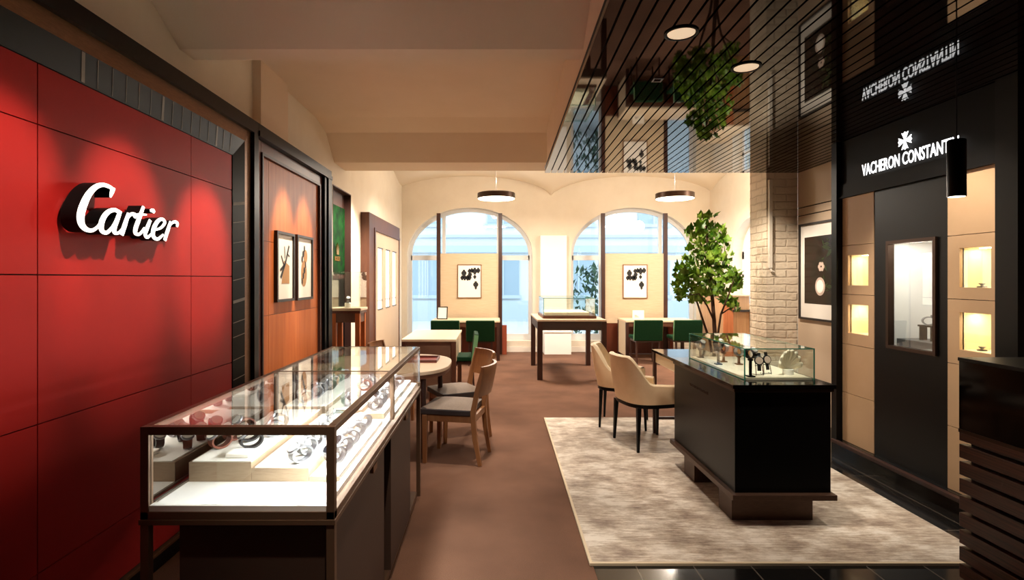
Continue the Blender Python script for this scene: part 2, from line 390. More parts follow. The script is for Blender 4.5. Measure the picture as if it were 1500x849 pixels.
# left wall with the shallow recess behind the pedestal
mb = MB(); R0, R1, RZ0, RZ1, RD = 6.35, 7.17, 0.0, 2.60, .085
def lw(y0, y1, z0, z1): mb.add([(XL, y0, z0), (XL, y1, z0), (XL, y1, z1), (XL, y0, z1)], [(0, 1, 2, 3)])
for a_ in ((-3, R0, 0, 3.9), (R1, YB, 0, 3.9), (R0, R1, RZ1, 3.9)):
    mb = MB(); lw(*a_); struct(mb.build('wall_left', M['plaster'], fix=False))
mb = MB().box(XL - .01, -1.80, 4.24, 4.80, 2.66, 3.22)
struct(mb.build('wall_left_pilaster', M['ceil']))
struct(MB().add([(XL, -3, 0), (XR, -3, 0), (XR, -3, 3.9), (XL, -3, 3.9)], [(0, 1, 2, 3)]).build('wall_front', M['walnutd'], fix=False))
# right wall of the front room: greige panels with dark joints
mb = MB()
mb.box(XR + .02, XR + .08, -3, 6.12, 0, 2.72, 1)
for z0, z1 in ((0, 2.188), (2.2, 2.276), (2.288, 2.72)):
    for y0, y1 in ((-3, -1.5), (-1.49, .4), (.41, 2.5), (2.51, 4.6), (4.61, 6.09)):
        mb.box(XR, XR + .03, y0, y1, z0, z1, 0)
struct(mb.build('wall_right_panelling', [M['greige'], M['blackmatt']]))
mb = MB().box(3.06, XR + .01, 6.11, 6.50, 0, 3.3)
pier_ = struct(mb.build('wall_pier', M['brick']))
struct(MB().box(XR - .01, XR2 + .1, 6.3, 6.5, 0, 3.9).build('wall_return', M['plaster']))
co = MB().box(3.075, 3.108, 6.07, 6.11, 1.62, 2.60); co.tube([(3.092, 6.09, 1.62), (3.105, 6.085, 1.585), (3.13, 6.09, 1.575)], .014)
co.build('conduit', M['plaster'], pier_)

# floor
mb = MB(); mb.add([(XL - .2, -3, 0), (XR2 + .4, -3, 0), (XR2 + .4, YB + .5, 0), (XL - .2, YB + .5, 0)], [(0, 1, 2, 3)])
struct(mb.build('floor', M['carpet'], fix=False))
mb = MB().prism([(.470, -3), (XR + .02, -3), (XR + .02, 5.9), (.552, 5.9)], 'z', .001, .004)
t_ = mb.build('floor_tiles', M['tile']); struct(t_)

# ceilings
mb = MB(); prof = [(-3, 3.2), (2.39, 3.2), (2.9, 3.06), (3.25, 2.865), (3.41, 2.865), (3.41, 3.0), (3.55, 3.2), (5.75, 3.2), (6.1, 3.13), (6.42, 2.865), (6.91, 2.865), (6.91, 3.9)]
mb.grid([[(XL - .1, y, z) for y, z in prof], [(XR2 + .1, y, z) for y, z in prof]])
struct(mb.build('ceiling', M['ceil'], fix=False))
mb = MB(); rows = []
NX, NY = 66, 40
for j in range(NY + 1):
    y = 6.90 + (YB + .02 - 6.90) * j / NY; row = []
    for i in range(NX + 1):
        x = XL - .02 + (XR2 + .04 - XL) * i / NX
        xc = WINS[0][0] if x < 1.206 else WINS[1][0]
        dx = min(1, abs((x - xc) / 1.68)); dy = min(1, abs((y - 9.05) / 2.16))
        row.append((x, y, 3.14 + .46 * max(math.sqrt(1 - dx * dx), math.sqrt(1 - dy * dy))))
    rows.append(row)
mb.grid(rows)
struct(mb.build('ceiling_vault', M['ceil2'], fix=False, smooth=35))
# lowered slatted ceiling on the right
SZ = 2.675
mb = MB(); sk = .0222
def sx(x, y): return x + sk * (y - 6.065)
n = int((XR - .576) / .07) + 1
for i in range(n):
    a = .576 + .07 * i; b = a + .058
    for (ya, yb) in ((-1.6, 6.065),):
        vs = [(min(sx(x, y), XR), y, z) for z in (SZ, SZ + .03) for y in (ya, yb) for x in (a, b)]
        mb.add(vs, [(0, 2, 3, 1), (4, 5, 7, 6), (0, 1, 5, 4), (2, 6, 7, 3), (0, 4, 6, 2), (1, 3, 7, 5)], 0)
vs = [(min(sx(x, y), XR), y, z) for z in (SZ + .03, SZ + .06) for y in (-1.6, 6.06) for x in (.576, XR + .3)]
mb.add(vs, [(0, 2, 3, 1), (4, 5, 7, 6), (0, 1, 5, 4), (2, 6, 7, 3), (0, 4, 6, 2), (1, 3, 7, 5)], 1)
struct(mb.build('ceiling_slats', [M['slat'], M['blackmatt']]))
mb = MB(); vs = [(sx(x, y), y, z) for z in (SZ + .06, 3.3) for y in (-1.6, 6.05) for x in (.60, XR + .3)]
mb.add(vs, [(0, 2, 3, 1), (0, 1, 5, 4), (2, 6, 7, 3), (0, 4, 6, 2), (1, 3, 7, 5)])
struct(mb.build('ceiling_bulkhead', M['ceil'], fix=False))
# small square sensor frame in the slats
cx, cy, _ = W(963, 117, 3.23)
mb = MB()
for a in (-.028, .022):
    mb.box(cx + a, cx + a + .006, cy - .03, cy + .03, SZ - .004, SZ + .002); mb.box(cx - .028, cx + .028, cy + a, cy + a + .006, SZ - .004, SZ + .002)
tag(mb.build('ceiling_sensor_frame', M['steel']), 'tiny square metal frame set into the dark slatted ceiling', 'ceiling fitting')
for i, (u, v, w) in enumerate(((998, 48, 'nearer'), (1093, 98, 'farther'))):
    y = (SZ - EYE) * F / (V0 - v); x = (u - U0) * y / F
    d = thing('reflected_glow', f'{w} glowing disc drawn as a light reflection in the dark slatted ceiling', 'ceiling reflection', (x, y, SZ), 'reflected glows in the slatted ceiling')  # glowing disc stands for a blurred reflection, not a fitting
    MB().lathe([(.075, 0), (.08, -.006), (.07, -.008), (.065, .0)], (x, y, SZ), 24).build('disc_ring', M['blackmatt'], d)
    MB().lathe([(.064, -.001), (.064, .004)], (x, y, SZ - .003), 24).build('lens', M['lens'], d)  # emissive face of the drawn reflection

# skirting boards
struct(MB().box(XL, XR2, YB - .018, YB + .001, .001, .11).build('baseboard_back', M['white']))

# ------------------------------------------------------------------ red panelled wall (left)
dw = thing('display_wall', 'tall red panelled display wall in a bronze frame, carrying the white lettering', 'wall panelling', (-1.8, 2, 0))
XF = -1.74
mb = MB(); ys = [-.03, 1.02, 2.087, 3.149, 3.640]; zs = [.10, .372, .943, 1.515, 2.09, 2.325]
mb.box(-1.85, XF - .012, -.03, 3.644, .06, 2.33, 1)
for a, b in zip(ys, ys[1:]):
    for c, d in zip(zs, zs[1:]): mb.box(XF - .014, XF, a + .0025, b - .0025, c + .0025, d - .0025, 0)
mb.build('panel_field', [M['red'], M['redback']], dw)
mb = MB()
def ring(mb, y0, y1, z1, y2, z2, xa, xb, mi=0):          # L shaped band: top and right leg; (y1,z1) inner corner, (y2,z2) outer corner; xa inner depth, xb outer depth
    vs = [(xa, y0, z1), (xa, y1, z1), (xb, y2, z2), (xb, y0, z2)]; bk = [(-1.85, p[1], p[2]) for p in vs]
    mb.add(vs + bk, [(0, 1, 2, 3), (7, 6, 5, 4), (0, 4, 5, 1), (3, 2, 6, 7), (0, 3, 7, 4)], mi)
    vs = [(xa, y1, .06), (xa, y1, z1), (xb, y2, z2), (xb, y2, .06)]; bk = [(-1.85, p[1], p[2]) for p in vs]
    mb.add(vs + bk, [(0, 1, 2, 3), (7, 6, 5, 4), (0, 4, 5, 1), (3, 2, 6, 7)], mi)
ring(mb, -.03, 3.644, 2.325, 3.765, 2.45, XF + .004, XF + .03)
mb.build('dark_glass_border', M['mirrorstrip'], dw, fix=True)
mb = MB()                                                  # pale lines across the border, standing for slat reflections
rnd = random.Random(3)
def zin(t): return 2.325 + .125 * t
for k in range(15):
    y = 2.30 + k * .0925; w = .02 if k in (0, 6, 12) else .005
    for t in (0,):
        mb.add([(XF + .006, y, 2.33), (XF + .006, y + w, 2.33), (XF + .031, y + w - .03, 2.446), (XF + .031, y - .03, 2.446)], [(0, 1, 2, 3)])
for k in range(14):
    z = 2.0 - k * .13 + rnd.uniform(-.02, .02); w = .02 if k % 5 == 0 else .005
    mb.add([(XF + .006, 3.648, z), (XF + .006, 3.648, z + w), (XF + .031, 3.762, z + w + .02), (XF + .031, 3.762, z + .02)], [(0, 1, 2, 3)])
mb.build('reflection_lines', M['stripline'], dw, solid=.001, fix=False)
mb = MB(); ring(mb, -.03, 3.765, 2.45, 3.872, 2.537, XF + .03, XF + .022); mb.build('bronze_frame', M['bronze'], dw)
mb = MB(); ring(mb, -.03, 3.872, 2.537, 3.91, 2.575, XF + .05, XF + .05); ring(mb, -.03, 3.91, 2.575, 3.965, 2.63, XF + .04, XF + .04); mb.build('black_trim', M['black'], dw)
MB().box(-1.85, XF + .012, -.03, 3.965, .001, .075).build('plinth', M['black'], dw)
MB().box(-1.85, XF + .016, -.03, 3.965, .075, .09).build('plinth_line', M['bronze'], dw)
# white script sign standing off the red wall
sg = thing('wall_sign', 'white illuminated script lettering on the red panelled wall', 'sign', (-1.7, 2.5, 1.6))
XS = -1.655
def zp(a, b):                                              # photo-zoom coordinates -> point on the sign plane
    u = 90 + a / 7.0737; v = 250 + b / 7.0737; y = XS * F / (u - U0); return (y, EYE - (v - V0) * y / F)
def catmull(pts, n=7):
    out = []; P_ = [pts[0]] + pts + [pts[-1]]
    for i in range(1, len(P_) - 2):
        p0, p1, p2, p3 = P_[i - 1:i + 3]
        for k in range(n):
            t = k / n
            out.append(tuple(.5 * (2 * b + (c - a) * t + (2 * a - 5 * b + 4 * c - d) * t * t + (3 * b - a - 3 * c + d) * t ** 3) for a, b, c, d in zip(p0, p1, p2, p3)))
    out.append(pts[-1]); return out
def stroke(mb, pts, mi, x0, x1):
    pp = catmull([(*zp(a, b), w / 7.0737 * 2.45 / F) for a, b, w in pts]); L_, R_ = [], []
    for i, (y, z, w) in enumerate(pp):
        a, b = pp[max(0, i - 1)], pp[min(len(pp) - 1, i + 1)]
        d = Vector((b[0] - a[0], b[1] - a[1])).normalized(); nx = Vector((-d.y * 1.25, d.x)) * w / 2
        L_.append((y + nx.x, z + nx.y)); R_.append((y - nx.x, z - nx.y))
    k = len(pp); vs = [(x, p[0], p[1]) for x in (x0, x1) for row in (L_, R_) for p in row]
    def ix(a, r, i): return a * 2 * k + r * k + i
    fs = []
    for i in range(k - 1):
        fs += [(ix(0, 0, i), ix(0, 0, i + 1), ix(0, 1, i + 1), ix(0, 1, i)), (ix(1, 0, i), ix(1, 1, i), ix(1, 1, i + 1), ix(1, 0, i + 1)),
               (ix(0, 0, i), ix(1, 0, i), ix(1, 0, i + 1), ix(0, 0, i + 1)), (ix(0, 1, i), ix(0, 1, i + 1), ix(1, 1, i + 1), ix(1, 1, i))]
    fs += [(ix(0, 0, 0), ix(0, 1, 0), ix(1, 1, 0), ix(1, 0, 0)), (ix(0, 0, k - 1), ix(1, 0, k - 1), ix(1, 1, k - 1), ix(0, 1, k - 1))]
    mb.add(vs, fs, mi)
LET = {'C': [[(545, 195, 28), (500, 165, 36), (430, 145, 40), (360, 168, 46), (290, 240, 56), (235, 350, 66), (205, 460, 70), (212, 545, 62), (255, 602, 46), (315, 618, 34), (370, 590, 26), (420, 530, 22)],
             [(556, 182, 14), (530, 215, 40), (512, 275, 12)]],
       'a': [[(612, 440, 34), (560, 405, 38), (500, 420, 42), (450, 470, 48), (418, 550, 52), (425, 620, 44), (475, 640, 34), (535, 580, 26), (585, 490, 26)],
             [(615, 415, 36), (585, 500, 42), (553, 590, 46), (558, 640, 38), (600, 640, 26), (645, 590, 20)]],
       'r': [[(700, 440, 30), (668, 540, 44), (645, 610, 44), (628, 665, 40)], [(655, 570, 16), (690, 490, 24), (730, 448, 32), (770, 458, 36), (765, 490, 22)]],
       't': [[(855, 370, 30), (815, 480, 42), (775, 590, 46), (772, 645, 40), (815, 655, 28), (865, 590, 18)], [(750, 470, 20), (810, 452, 26), (885, 455, 16)]],
       'i': [[(925, 510, 34), (890, 600, 42), (872, 655, 40), (895, 690, 30), (950, 640, 18)], [(925, 412, 24), (950, 412, 44), (968, 432, 30)]],
       'e': [[(965, 615, 20), (1035, 590, 26), (1075, 535, 34), (1045, 500, 34), (1000, 525, 42), (960, 600, 48), (955, 675, 44), (1000, 708, 34), (1060, 660, 20)]],
       'r2': [[(1135, 525, 28), (1110, 605, 42), (1090, 665, 42), (1075, 722, 38)], [(1100, 620, 16), (1135, 555, 24), (1175, 528, 34), (1205, 545, 38), (1200, 580, 22)]]}
for key, strokes in LET.items():
    b1, b2 = MB(), MB()
    for s_ in strokes: stroke(b1, s_, 0, XS - .07, XS - .004); stroke(b2, s_, 0, XS - .004, XS)
    o = b1.build('letter', M['blackmatt'], sg); b2.build('letter_face', M['signface'], o)

# ------------------------------------------------------------------ cherry wood wall unit
wd = thing('wood_wall_panel', 'cherry wood wall panel with dark frame to the right of the red wall', 'wall panelling', (-1.8, 4.8, 0))
mb = MB()
mb.box(-1.85, XF, 3.985, 4.10, .1, 2.535); mb.box(-1.85, XF, 5.49, 5.56, .1, 2.535); mb.box(-1.85, XF, 4.10, 5.49, 2.45, 2.535)
mb.build('outer_frame', M['cherryd'], wd, bevel=.003)
mb = MB()
mb.box(-1.85, XF + .012, 4.10, 4.122, .1, 2.45); mb.box(-1.85, XF + .012, 5.468, 5.49, .1, 2.45); mb.box(-1.85, XF + .012, 4.122, 5.468, 2.428, 2.45)
mb.build('dark_moulding', M['walnutd'], wd)
mb = MB(); ys = [4.122, 4.27, 5.468]; zs = [.1, 1.215, 1.79, 2.428]
mb.box(-1.85, XF - .022, 4.122, 5.468, .1, 2.428, 1)
for a, b in zip(ys, ys[1:]):
    for c, d in zip(zs, zs[1:]): mb.box(-1.80, XF - .014, a + .002, b - .002, c + .002, d - .002, 0)
mb.build('inner_panel', [M['cherry'], M['cherryd']], wd)
mb = MB(); mb.box(-1.85, XF + .05, 3.968, 5.76, 2.537, 2.575); mb.box(-1.85, XF + .04, 3.968, 5.76, 2.575, 2.63); mb.box(-1.864, XF + .03, 5.562, 5.64, .08, 2.537); mb.box(-1.864, XF + .045, 5.64, 5.76, .08, 2.537)
mb.build('black_trim', M['black'], wd)
MB().box(-1.85, XF + .01, 3.968, 5.76, .001, .08).build('plinth', M['black'], wd)

def picture(name, label, xface, y0, y1, z0, z1, fw, frame, sgn=1, art=None, group=None, mount=.06):
    """picture on a wall x = xface; sgn +1 faces +x"""
    t = thing(name, label, 'picture', (xface, (y0 + y1) / 2, z0), group)
    d = .028 * sgn; a = xface; mb = MB()
    mb.box(a, a + d, y0, y0 + fw, z0, z1); mb.box(a, a + d, y1 - fw, y1, z0, z1); mb.box(a, a + d, y0 + fw, y1 - fw, z0, z0 + fw); mb.box(a, a + d, y0 + fw, y1 - fw, z1 - fw, z1)
    mb.build('frame', frame, t)
    p = MB().box(a + .001 * sgn, a + .012 * sgn, y0 + fw, y1 - fw, z0 + fw, z1 - fw).build('mount', M['paper'], t)
    if art: art(t, a + .0125 * sgn, y0, y1, z0, z1, sgn)
    return t
def polyplate(mb, pts, x, sgn, mi=0, th=.0012):            # pts (y,z)
    mb.prism(pts, 'x', x, x + th * sgn, mi)
def disc(cy, cz, r, n=18, ry=None): return [(cy + r * math.cos(2 * PI * k / n), cz + (ry or r) * math.sin(2 * PI * k / n)) for k in range(n)]
def art_branch(t, x, y0, y1, z0, z1, s):
    b = MB(); b2 = MB(); c = (y0 + y1) / 2; h = z1 - z0
    polyplate(b2, [(c - .07, z0 + .15), (c + .1, z0 + .15), (c + .1, z0 + .3), (c - .02, z0 + .34)], x, s)
    for (a, e, w) in (((-.09, .2), (.02, .34), .028), ((.02, .34), (.09, .47), .022), ((-.02, .3), (-.08, .38), .012), ((.0, .36), (-.01, .46), .010), ((.05, .4), (.1, .38), .012), ((-.1, .26), (-.02, .3), .02)):
        d = Vector((e[0] - a[0], e[1] - a[1])).normalized(); nn = Vector((-d.y, d.x)) * w / 2
        polyplate(b, [(c + a[0] + nn.x, z0 + a[1] + nn.y), (c + e[0] + nn.x, z0 + e[1] + nn.y), (c + e[0] - nn.x, z0 + e[1] - nn.y), (c + a[0] - nn.x, z0 + a[1] - nn.y)], x + .0013, s)
    q = b2.build('print', M['inkbrown'], t); b.build('print_detail', M['ink'], q)
def art_panther(t, x, y0, y1, z0, z1, s):
    b = MB(); b2 = MB(); c = (y0 + y1) / 2
    polyplate(b2, disc(c - .01, z0 + .24, .075, ry=.12), x, s); polyplate(b2, disc(c + .03, z0 + .4, .05, ry=.06), x, s)
    for k in range(7): polyplate(b, disc(c - .06 + .02 * (k % 4) * 1.5, z0 + .17 + .05 * k, .014 + .004 * (k % 3), ry=.03), x + .0013, s)
    q = b2.build('print', M['inkbrown'], t); b.build('print_detail', M['ink'], q)
picture('framed_picture', 'black framed print of a dark branch, left of the pair on cherry wood', XF - .014, 4.377, 4.767, 1.31, 1.888, .022, M['pframe'], 1, art_branch, 'pair of prints on the cherry wood panel')
picture('framed_picture', 'black framed print with pale brown figure, right of the pair on cherry wood', XF - .014, 4.833, 5.253, 1.307, 1.893, .022, M['pframe'], 1, art_panther, 'pair of prints on the cherry wood panel')

# ------------------------------------------------------------------ green panel in the recess
gp = thing('recess_panel', 'dark recessed wall panel with green field and gold emblem behind the pedestal', 'wall panel', (XL - .09, 6.76, 0))
XG = XL - RD
mb = MB(); mb.box(XG - .02, XG, R0, R1, .001, RZ1)
mb.box(XG, XL + .004, R1 - .012, R1, .001, RZ1); mb.box(XG, XL + .004, R0, R0 + .012, .001, RZ1); mb.box(XG, XL + .004, R0 + .012, R1 - .012, RZ1 - .012, RZ1)
mb.build('surround', M['brownreveal'], gp)
MB().box(XG, XG + .008, R0 + .014, R1 - .014, 1.56, 2.41).build('green_field', M['moss'], gp)
MB().box(XG, XG + .008, R0 + .014, R1 - .014, .02, 1.50).build('lower_field', M['black'], gp)
mb = MB(); cy, cz = 6.80, 1.80
pts = [(-.05, 0), (-.06, .10), (-.032, .035), (-.032, .13), (-.012, .04), (0, .15), (.012, .04), (.032, .13), (.032, .035), (.06, .10), (.05, 0)]
polyplate(mb, [(cy + a, cz + b) for a, b in pts], XG + .008, 1, 0, .012); mb.build('emblem', M['gold'], gp)
vs, fs = text_mesh('ROLEX', .075, .005, .002)
T = Matrix(((0, 0, 1, XG + .012), (1, 0, 0, cy - .12), (0, 1, 0, cz - .075), (0, 0, 0, 1)))
MB().add(vs, fs, 0, T).build('lettering', M['gold'], gp, fix=False)

# ------------------------------------------------------------------ second wall unit with three lit slots
su = thing('wall_showcase', 'brown wall unit with beige panel and three tall lit slots near the left window', 'wall showcase', (-1.8, 9, 0))
Y0, Y1 = 7.69, 10.2
mb = MB(); X0, X1 = XL + .001, -1.74
mb.box(X0, X1, Y0, Y0 + .32, .001, 2.44); mb.box(X0, X1, Y1 - .03, Y1, .001, 2.44); mb.box(X0, X1, Y0 + .32, Y1 - .03, 2.25, 2.44)
mb.build('frame', M['walnut'], su, bevel=.004)
mb = MB(); mb.box(X0, X1 + .012, Y0 + .32, Y0 + .39, .001, 2.25); mb.box(X0, X1 + .012, Y0 + .39, Y1 - .03, 2.21, 2.25); mb.build('inner_moulding', M['walnut'], su)
slots = [(8.34, 8.70), (8.95, 9.31), (9.55, 9.91)]; mb = MB(); cur = Y0 + .39
for a, b in slots:
    mb.box(X0, X1 - .015, cur, a, .001, 2.21); mb.box(X0, X1 - .015, a, b, .001, 1.03); mb.box(X0, X1 - .015, a, b, 1.97, 2.21); cur = b
mb.box(X0, X1 - .015, cur, Y1 - .03, .001, 2.21); mb.build('beige_panel', M['greige'], su)
for a, b in slots:
    s_ = MB().box(X0, X1 - .032, a, b, 1.03, 1.97).build('lit_slot', M['ledsoft'], su)
    MB().box(X1 - .032, X1 - .018, a, b, 1.16, 1.168).build('shelf', M['pframe'], s_); MB().box(X0, X1 - .01, a - .008, b + .008, 1.018, 1.032).build('lower_edge', M['pframe'], s_); MB().box(X0, X1 - .01, a - .008, b + .008, 1.968, 1.982).build('upper_edge', M['pframe'], s_)
# ------------------------------------------------------------------ black display wall on the right
vw = thing('watch_display_wall', 'tall black display wall with beige niche panels on the right', 'display wall', (3.2, 3.95, 0))
XV = 3.0
def holed(mb, x0, x1, y0, y1, z0, z1, h=None, mi=0):
    if not h: mb.box(x0, x1, y0, y1, z0, z1, mi); return
    a, b, c, d = h
    mb.box(x0, x1, y0, a, z0, z1, mi); mb.box(x0, x1, b, y1, z0, z1, mi); mb.box(x0, x1, a, b, z0, c, mi); mb.box(x0, x1, a, b, d, z1, mi)
zs = [.12, .535, .948, 1.368, 1.78, 2.19]
for (y0, y1, h0, h1) in ((4.30, 4.6875, 4.364, 4.614), (3.222, 3.604, 3.288, 3.512)):
    mb = MB()
    for i, (a, b) in enumerate(zip(zs, zs[1:])):
        hole = (h0, h1, 1.045, 1.285) if i == 2 else (h0, h1, 1.445, 1.697) if i == 3 else None
        holed(mb, XV, XV + .03, y0 + .001, y1 - .001, a + .002, b - .002, hole)
    mb.box(XV + .03, XV + .032, y0, y1, .12, 1.0); mb.box(XV + .03, XV + .032, y0, y1, 1.75, 2.19)
    mb.build('leather_panel', M['beigepan'], vw)
    for (c, d) in ((1.045, 1.285), (1.445, 1.697)):
        mb = MB(); x2 = XV + .2
        mb.box(x2, x2 + .01, h0 - .01, h1 + .01, c - .01, d + .01); mb.box(XV + .02, x2, h0 - .012, h0, c - .01, d + .01); mb.box(XV + .02, x2, h1, h1 + .012, c - .01, d + .01)
        mb.box(XV + .02, x2, h0, h1, c - .01, c); mb.box(XV + .02, x2, h0, h1, d, d + .01)
        n_ = mb.build('niche', M['nichegold'], vw)
        MB().box(XV + .10, XV + .13, h0 + .03, h1 - .03, d - .006, d - .001).build('light_strip', M['led'], n_)
        MB().box(XV + .012, XV + .016, h0, h1, c, d).build('glass_pane', M['glass'], n_)
mb = MB(); holed(mb, XV + .004, XV + .035, 3.606, 4.298, .12, 2.19, (3.70, 4.15, .985, 1.775)); mb.build('centre_panel', M['black'], vw)
mb = MB()
for (a, b, c, d) in ((3.69, 3.715, .975, 1.785), (4.13, 4.155, .975, 1.785), (3.715, 4.13, .975, 1.0), (3.715, 4.13, 1.76, 1.785)): mb.box(XV - .012, XV + .035, a, b, c, d)
w_ = mb.build('window_frame', M['brz2'], vw)
mb = MB(); x2 = XV + .34
mb.box(x2, x2 + .01, 3.69, 4.16, .98, 1.79); mb.box(XV + .035, x2, 3.69, 3.70, .98, 1.79); mb.box(XV + .035, x2, 4.15, 4.16, .98, 1.79); mb.box(XV + .035, x2, 3.70, 4.15, .98, .995); mb.box(XV + .035, x2, 3.70, 4.15, 1.775, 1.79)
c_ = mb.build('window_lining', M['nichewhite'], vw)
MB().box(x2 - .014, x2, 3.86, 4.0, 1.28, 1.72).build('reflected_panel', M['greige'], c_)  # beige board stands for a panel reflected in the window
MB().box(XV + .08, XV + .13, 3.74, 4.10, 1.768, 1.774).build('light_strip', M['led'], c_)
MB().box(XV + .01, XV + .015, 3.715, 4.13, 1.0, 1.76).build('glass_pane', M['glass'], vw)
mb = MB(); mb.box(XV - .005, XR, 3.15, 4.74, 2.225, SZ - .004); mb.box(XV - .03, XV + .03, 3.15, 4.74, 2.185, 2.2); mb.box(XV - .02, XV + .03, 3.15, 4.74, 2.2, 2.3); mb.build('fascia', M['blackmatt'], vw)
mb = MB(); mb.box(XV - .05, XV + .36, 4.69, 4.76, .004, SZ - .004); mb.box(XV - .04, XR - .002, 3.08, 3.22, .004, SZ - .004); mb.build('side_post', M['black'], vw)
mb = MB(); mb.box(XV - .06, XR - .01, 3.1, 4.74, .004, .085); mb.box(XV - .04, XV + .03, 3.1, 4.74, .085, .12); mb.build('plinth', M['blackgloss'], vw)
MB().box(XV - .075, XV - .06, 3.1, 4.74, .10, .118).box(XV - .062, XV - .03, 3.1, 4.74, .085, .118).build('ledge', M['walnutd'], vw)
MB().box(XR - .03, XR - .002, 3.22, 4.69, .08, 2.2).build('back', M['blackmatt'], vw)
# sign on the fascia: word and eight pointed cross
sn = thing('fascia_sign', 'glowing white capital lettering with a cross emblem on the black fascia', 'sign', (XV - .02, 3.95, 2.32))
vs, fs = text_mesh('VACHERON CONSTANTIN', 1.0, .02, .010, 1.0)
x0 = min(v[0] for v in vs); x1 = max(v[0] for v in vs); zt = max(v[1] for v in vs); zb = min(v[1] for v in vs)
ya, yb = 4.405, 3.490; sy = (yb - ya) / (x1 - x0); szz = .092 / (zt - zb)
T = Matrix(((0, 0, -.08, XV - .0225), (sy, 0, 0, ya - sy * x0), (0, szz, 0, 2.325 - szz * zb), (0, 0, 0, 1)))
MB().add(vs, fs, 0, T).build('lettering', M['signglow'], sn, fix=True)
mb = MB(); cy, cz, R = 3.945, 2.497, .066
for k in range(4):
    a = PI / 2 * k; c_, s_ = math.cos(a), math.sin(a)
    pts = [(.12, .06), (1, .52), (.80, .0), (1, -.52), (.12, -.06)] if False else [(.12, .06), (.92, .46), (.80, .20), (.98, .0), (.80, -.20), (.92, -.46), (.12, -.06)]
    mb.prism([(cy + R * (p * c_ - q * s_), cz + R * (p * s_ + q * c_)) for p, q in pts], 'x', XV - .027, XV - .0205)
mb.prism(disc(cy, cz, R * .14), 'x', XV - .027, XV - .0205)
mb.build('emblem', M['signglow'], sn)

# pieces shown in the niches and the window
def niche_item(y, z, lab):
    t = thing('display_puck', lab, 'display stand', (XV + .09, y, z), 'small stands in the lit niches')
    MB().lathe([(.026, 0), (.026, .006), (.02, .008)], (XV + .09, y, z), 20).build('base', M['pframe'], t)
    MB().lathe([(.008, .008), (.008, .014), (.018, .022), (.018, .026)], (XV + .09, y, z), 16).build('top', M['steel'], t)
niche_item(3.45, 1.4455, 'small dark display stand in the upper right lit niche')
niche_item(3.45, 1.0455, 'small dark display stand in the lower right lit niche')
blk = MB().box(XV + .06, XV + .28, 3.72, 4.14, .996, 1.05)
tag(blk.build('display_block', M['greystone'], bevel=.003), 'low dark grey display block inside the central lit window', 'display block')
st = thing('display_frame_stand', 'black square frame stand on the grey block in the central window', 'display stand', (XV + .16, 3.965, 1.05))
for s_ in (3.91, 4.01): MB().box(XV + .14, XV + .19, s_, s_ + .012, 1.0505, 1.15).build('upright', M['black'], st)
MB().box(XV + .135, XV + .195, 3.90, 4.032, 1.15, 1.162).build('shelf', M['black'], st)

# picture on the greige wall
def art_pocketwatch(t, x, y0, y1, z0, z1, s):
    b = MB(); polyplate(b, [(5.18, 1.235), (5.935, 1.235), (5.935, 1.945), (5.18, 1.945)], x, s)
    q = b.build('print', M['darkart'], t)
    b = MB(); r = random.Random(5)
    for k in range(26):
        cy, cz = r.uniform(5.3, 5.62), r.uniform(1.35, 1.9); a = r.uniform(0, PI); w = r.uniform(.03, .07)
        polyplate(b, [(cy + w * math.cos(a), cz + w * math.sin(a)), (cy + w * .35 * math.cos(a + 1.57), cz + w * .35 * math.sin(a + 1.57)), (cy - w * math.cos(a), cz - w * math.sin(a)), (cy - w * .35 * math.cos(a + 1.57), cz - w * .35 * math.sin(a + 1.57))], x - .0014 - .00002 * k, s)
    b.build('print_leaves', M['artleaf'], q)
    b = MB(); polyplate(b, disc(5.65, 1.42, .085, 28, .095), x - .0024, s)
    b.build('print_watch', M['artpale'], q); b = MB()
    for k in range(6): polyplate(b, disc(5.63 + .035 * math.cos(k * 1.05), 1.625 + .03 * math.sin(k * 1.05), .022), x - .0024 - .00004 * k, s)
    b.build('print_flower', M['artpale'], q)
    b = MB(); polyplate(b, disc(5.65, 1.42, .06, 28, .068), x - .004, s); b.build('print_dial', M['paper'], q)
picture('framed_picture', 'large black framed photograph of a pocket watch among dark leaves', XR, 5.13, 6.03, 1.062, 2.095, .022, M['pframe'], -1, art_pocketwatch)

# cylinder pendant
pc = thing('cylinder_pendant', 'slim black cylinder pendant light in front of the illuminated lettering', 'pendant light', (2.36, 2.78, 1.917))
MB().lathe([(.036, 0), (.04, 0), (.04, .285), (.036, .29)], (2.36, 2.78, 1.917), 28).build('body', M['black'], pc, smooth=40)
MB().lathe([(.035, 0), (.035, .003)], (2.36, 2.78, 1.9165), 24).build('diffuser', M['lampface'], pc)
MB().tube([(2.36, 2.78, 2.2), (2.36, 2.78, SZ)], .003, 8).build('cable', M['blackmatt'], pc)

# foreground slatted cabinet, right
bc = thing('slatted_counter', 'dark slatted wood counter with black glass top section at the right edge', 'counter', (2.6, 1.6, 0))
yf, xl, xr, yn = 2.5, 2.134, 3.36, .2
mb = MB(); mb.box(xl + .03, xr - .02, yn + .02, yf - .03, .05, .80); mb.build('carcass', M['blackmatt'], bc)
mb = MB()
z = .06
while z < .79:
    h = min(.062, .80 - z); mb.box(xl, xl + .03, yn, yf, z, z + h); mb.box(xl + .03, xr, yf - .03, yf, z, z + h); z += .078
mb.build('slats', M['ebony'], bc, bevel=.002)
mb = MB(); mb.box(xl - .002, xr, yn, yf + .002, .80, .815); mb.build('bronze_line', M['brz2'], bc)
mb = MB(); mb.box(xl, xr, yn, yf, .815, 1.125); mb.build('glass_section', M['blackgloss'], bc)
mb = MB(); mb.box(xl - .004, xr, yn, yf + .004, 1.125, 1.141); mb.build('top', M['black'], bc, bevel=.002)
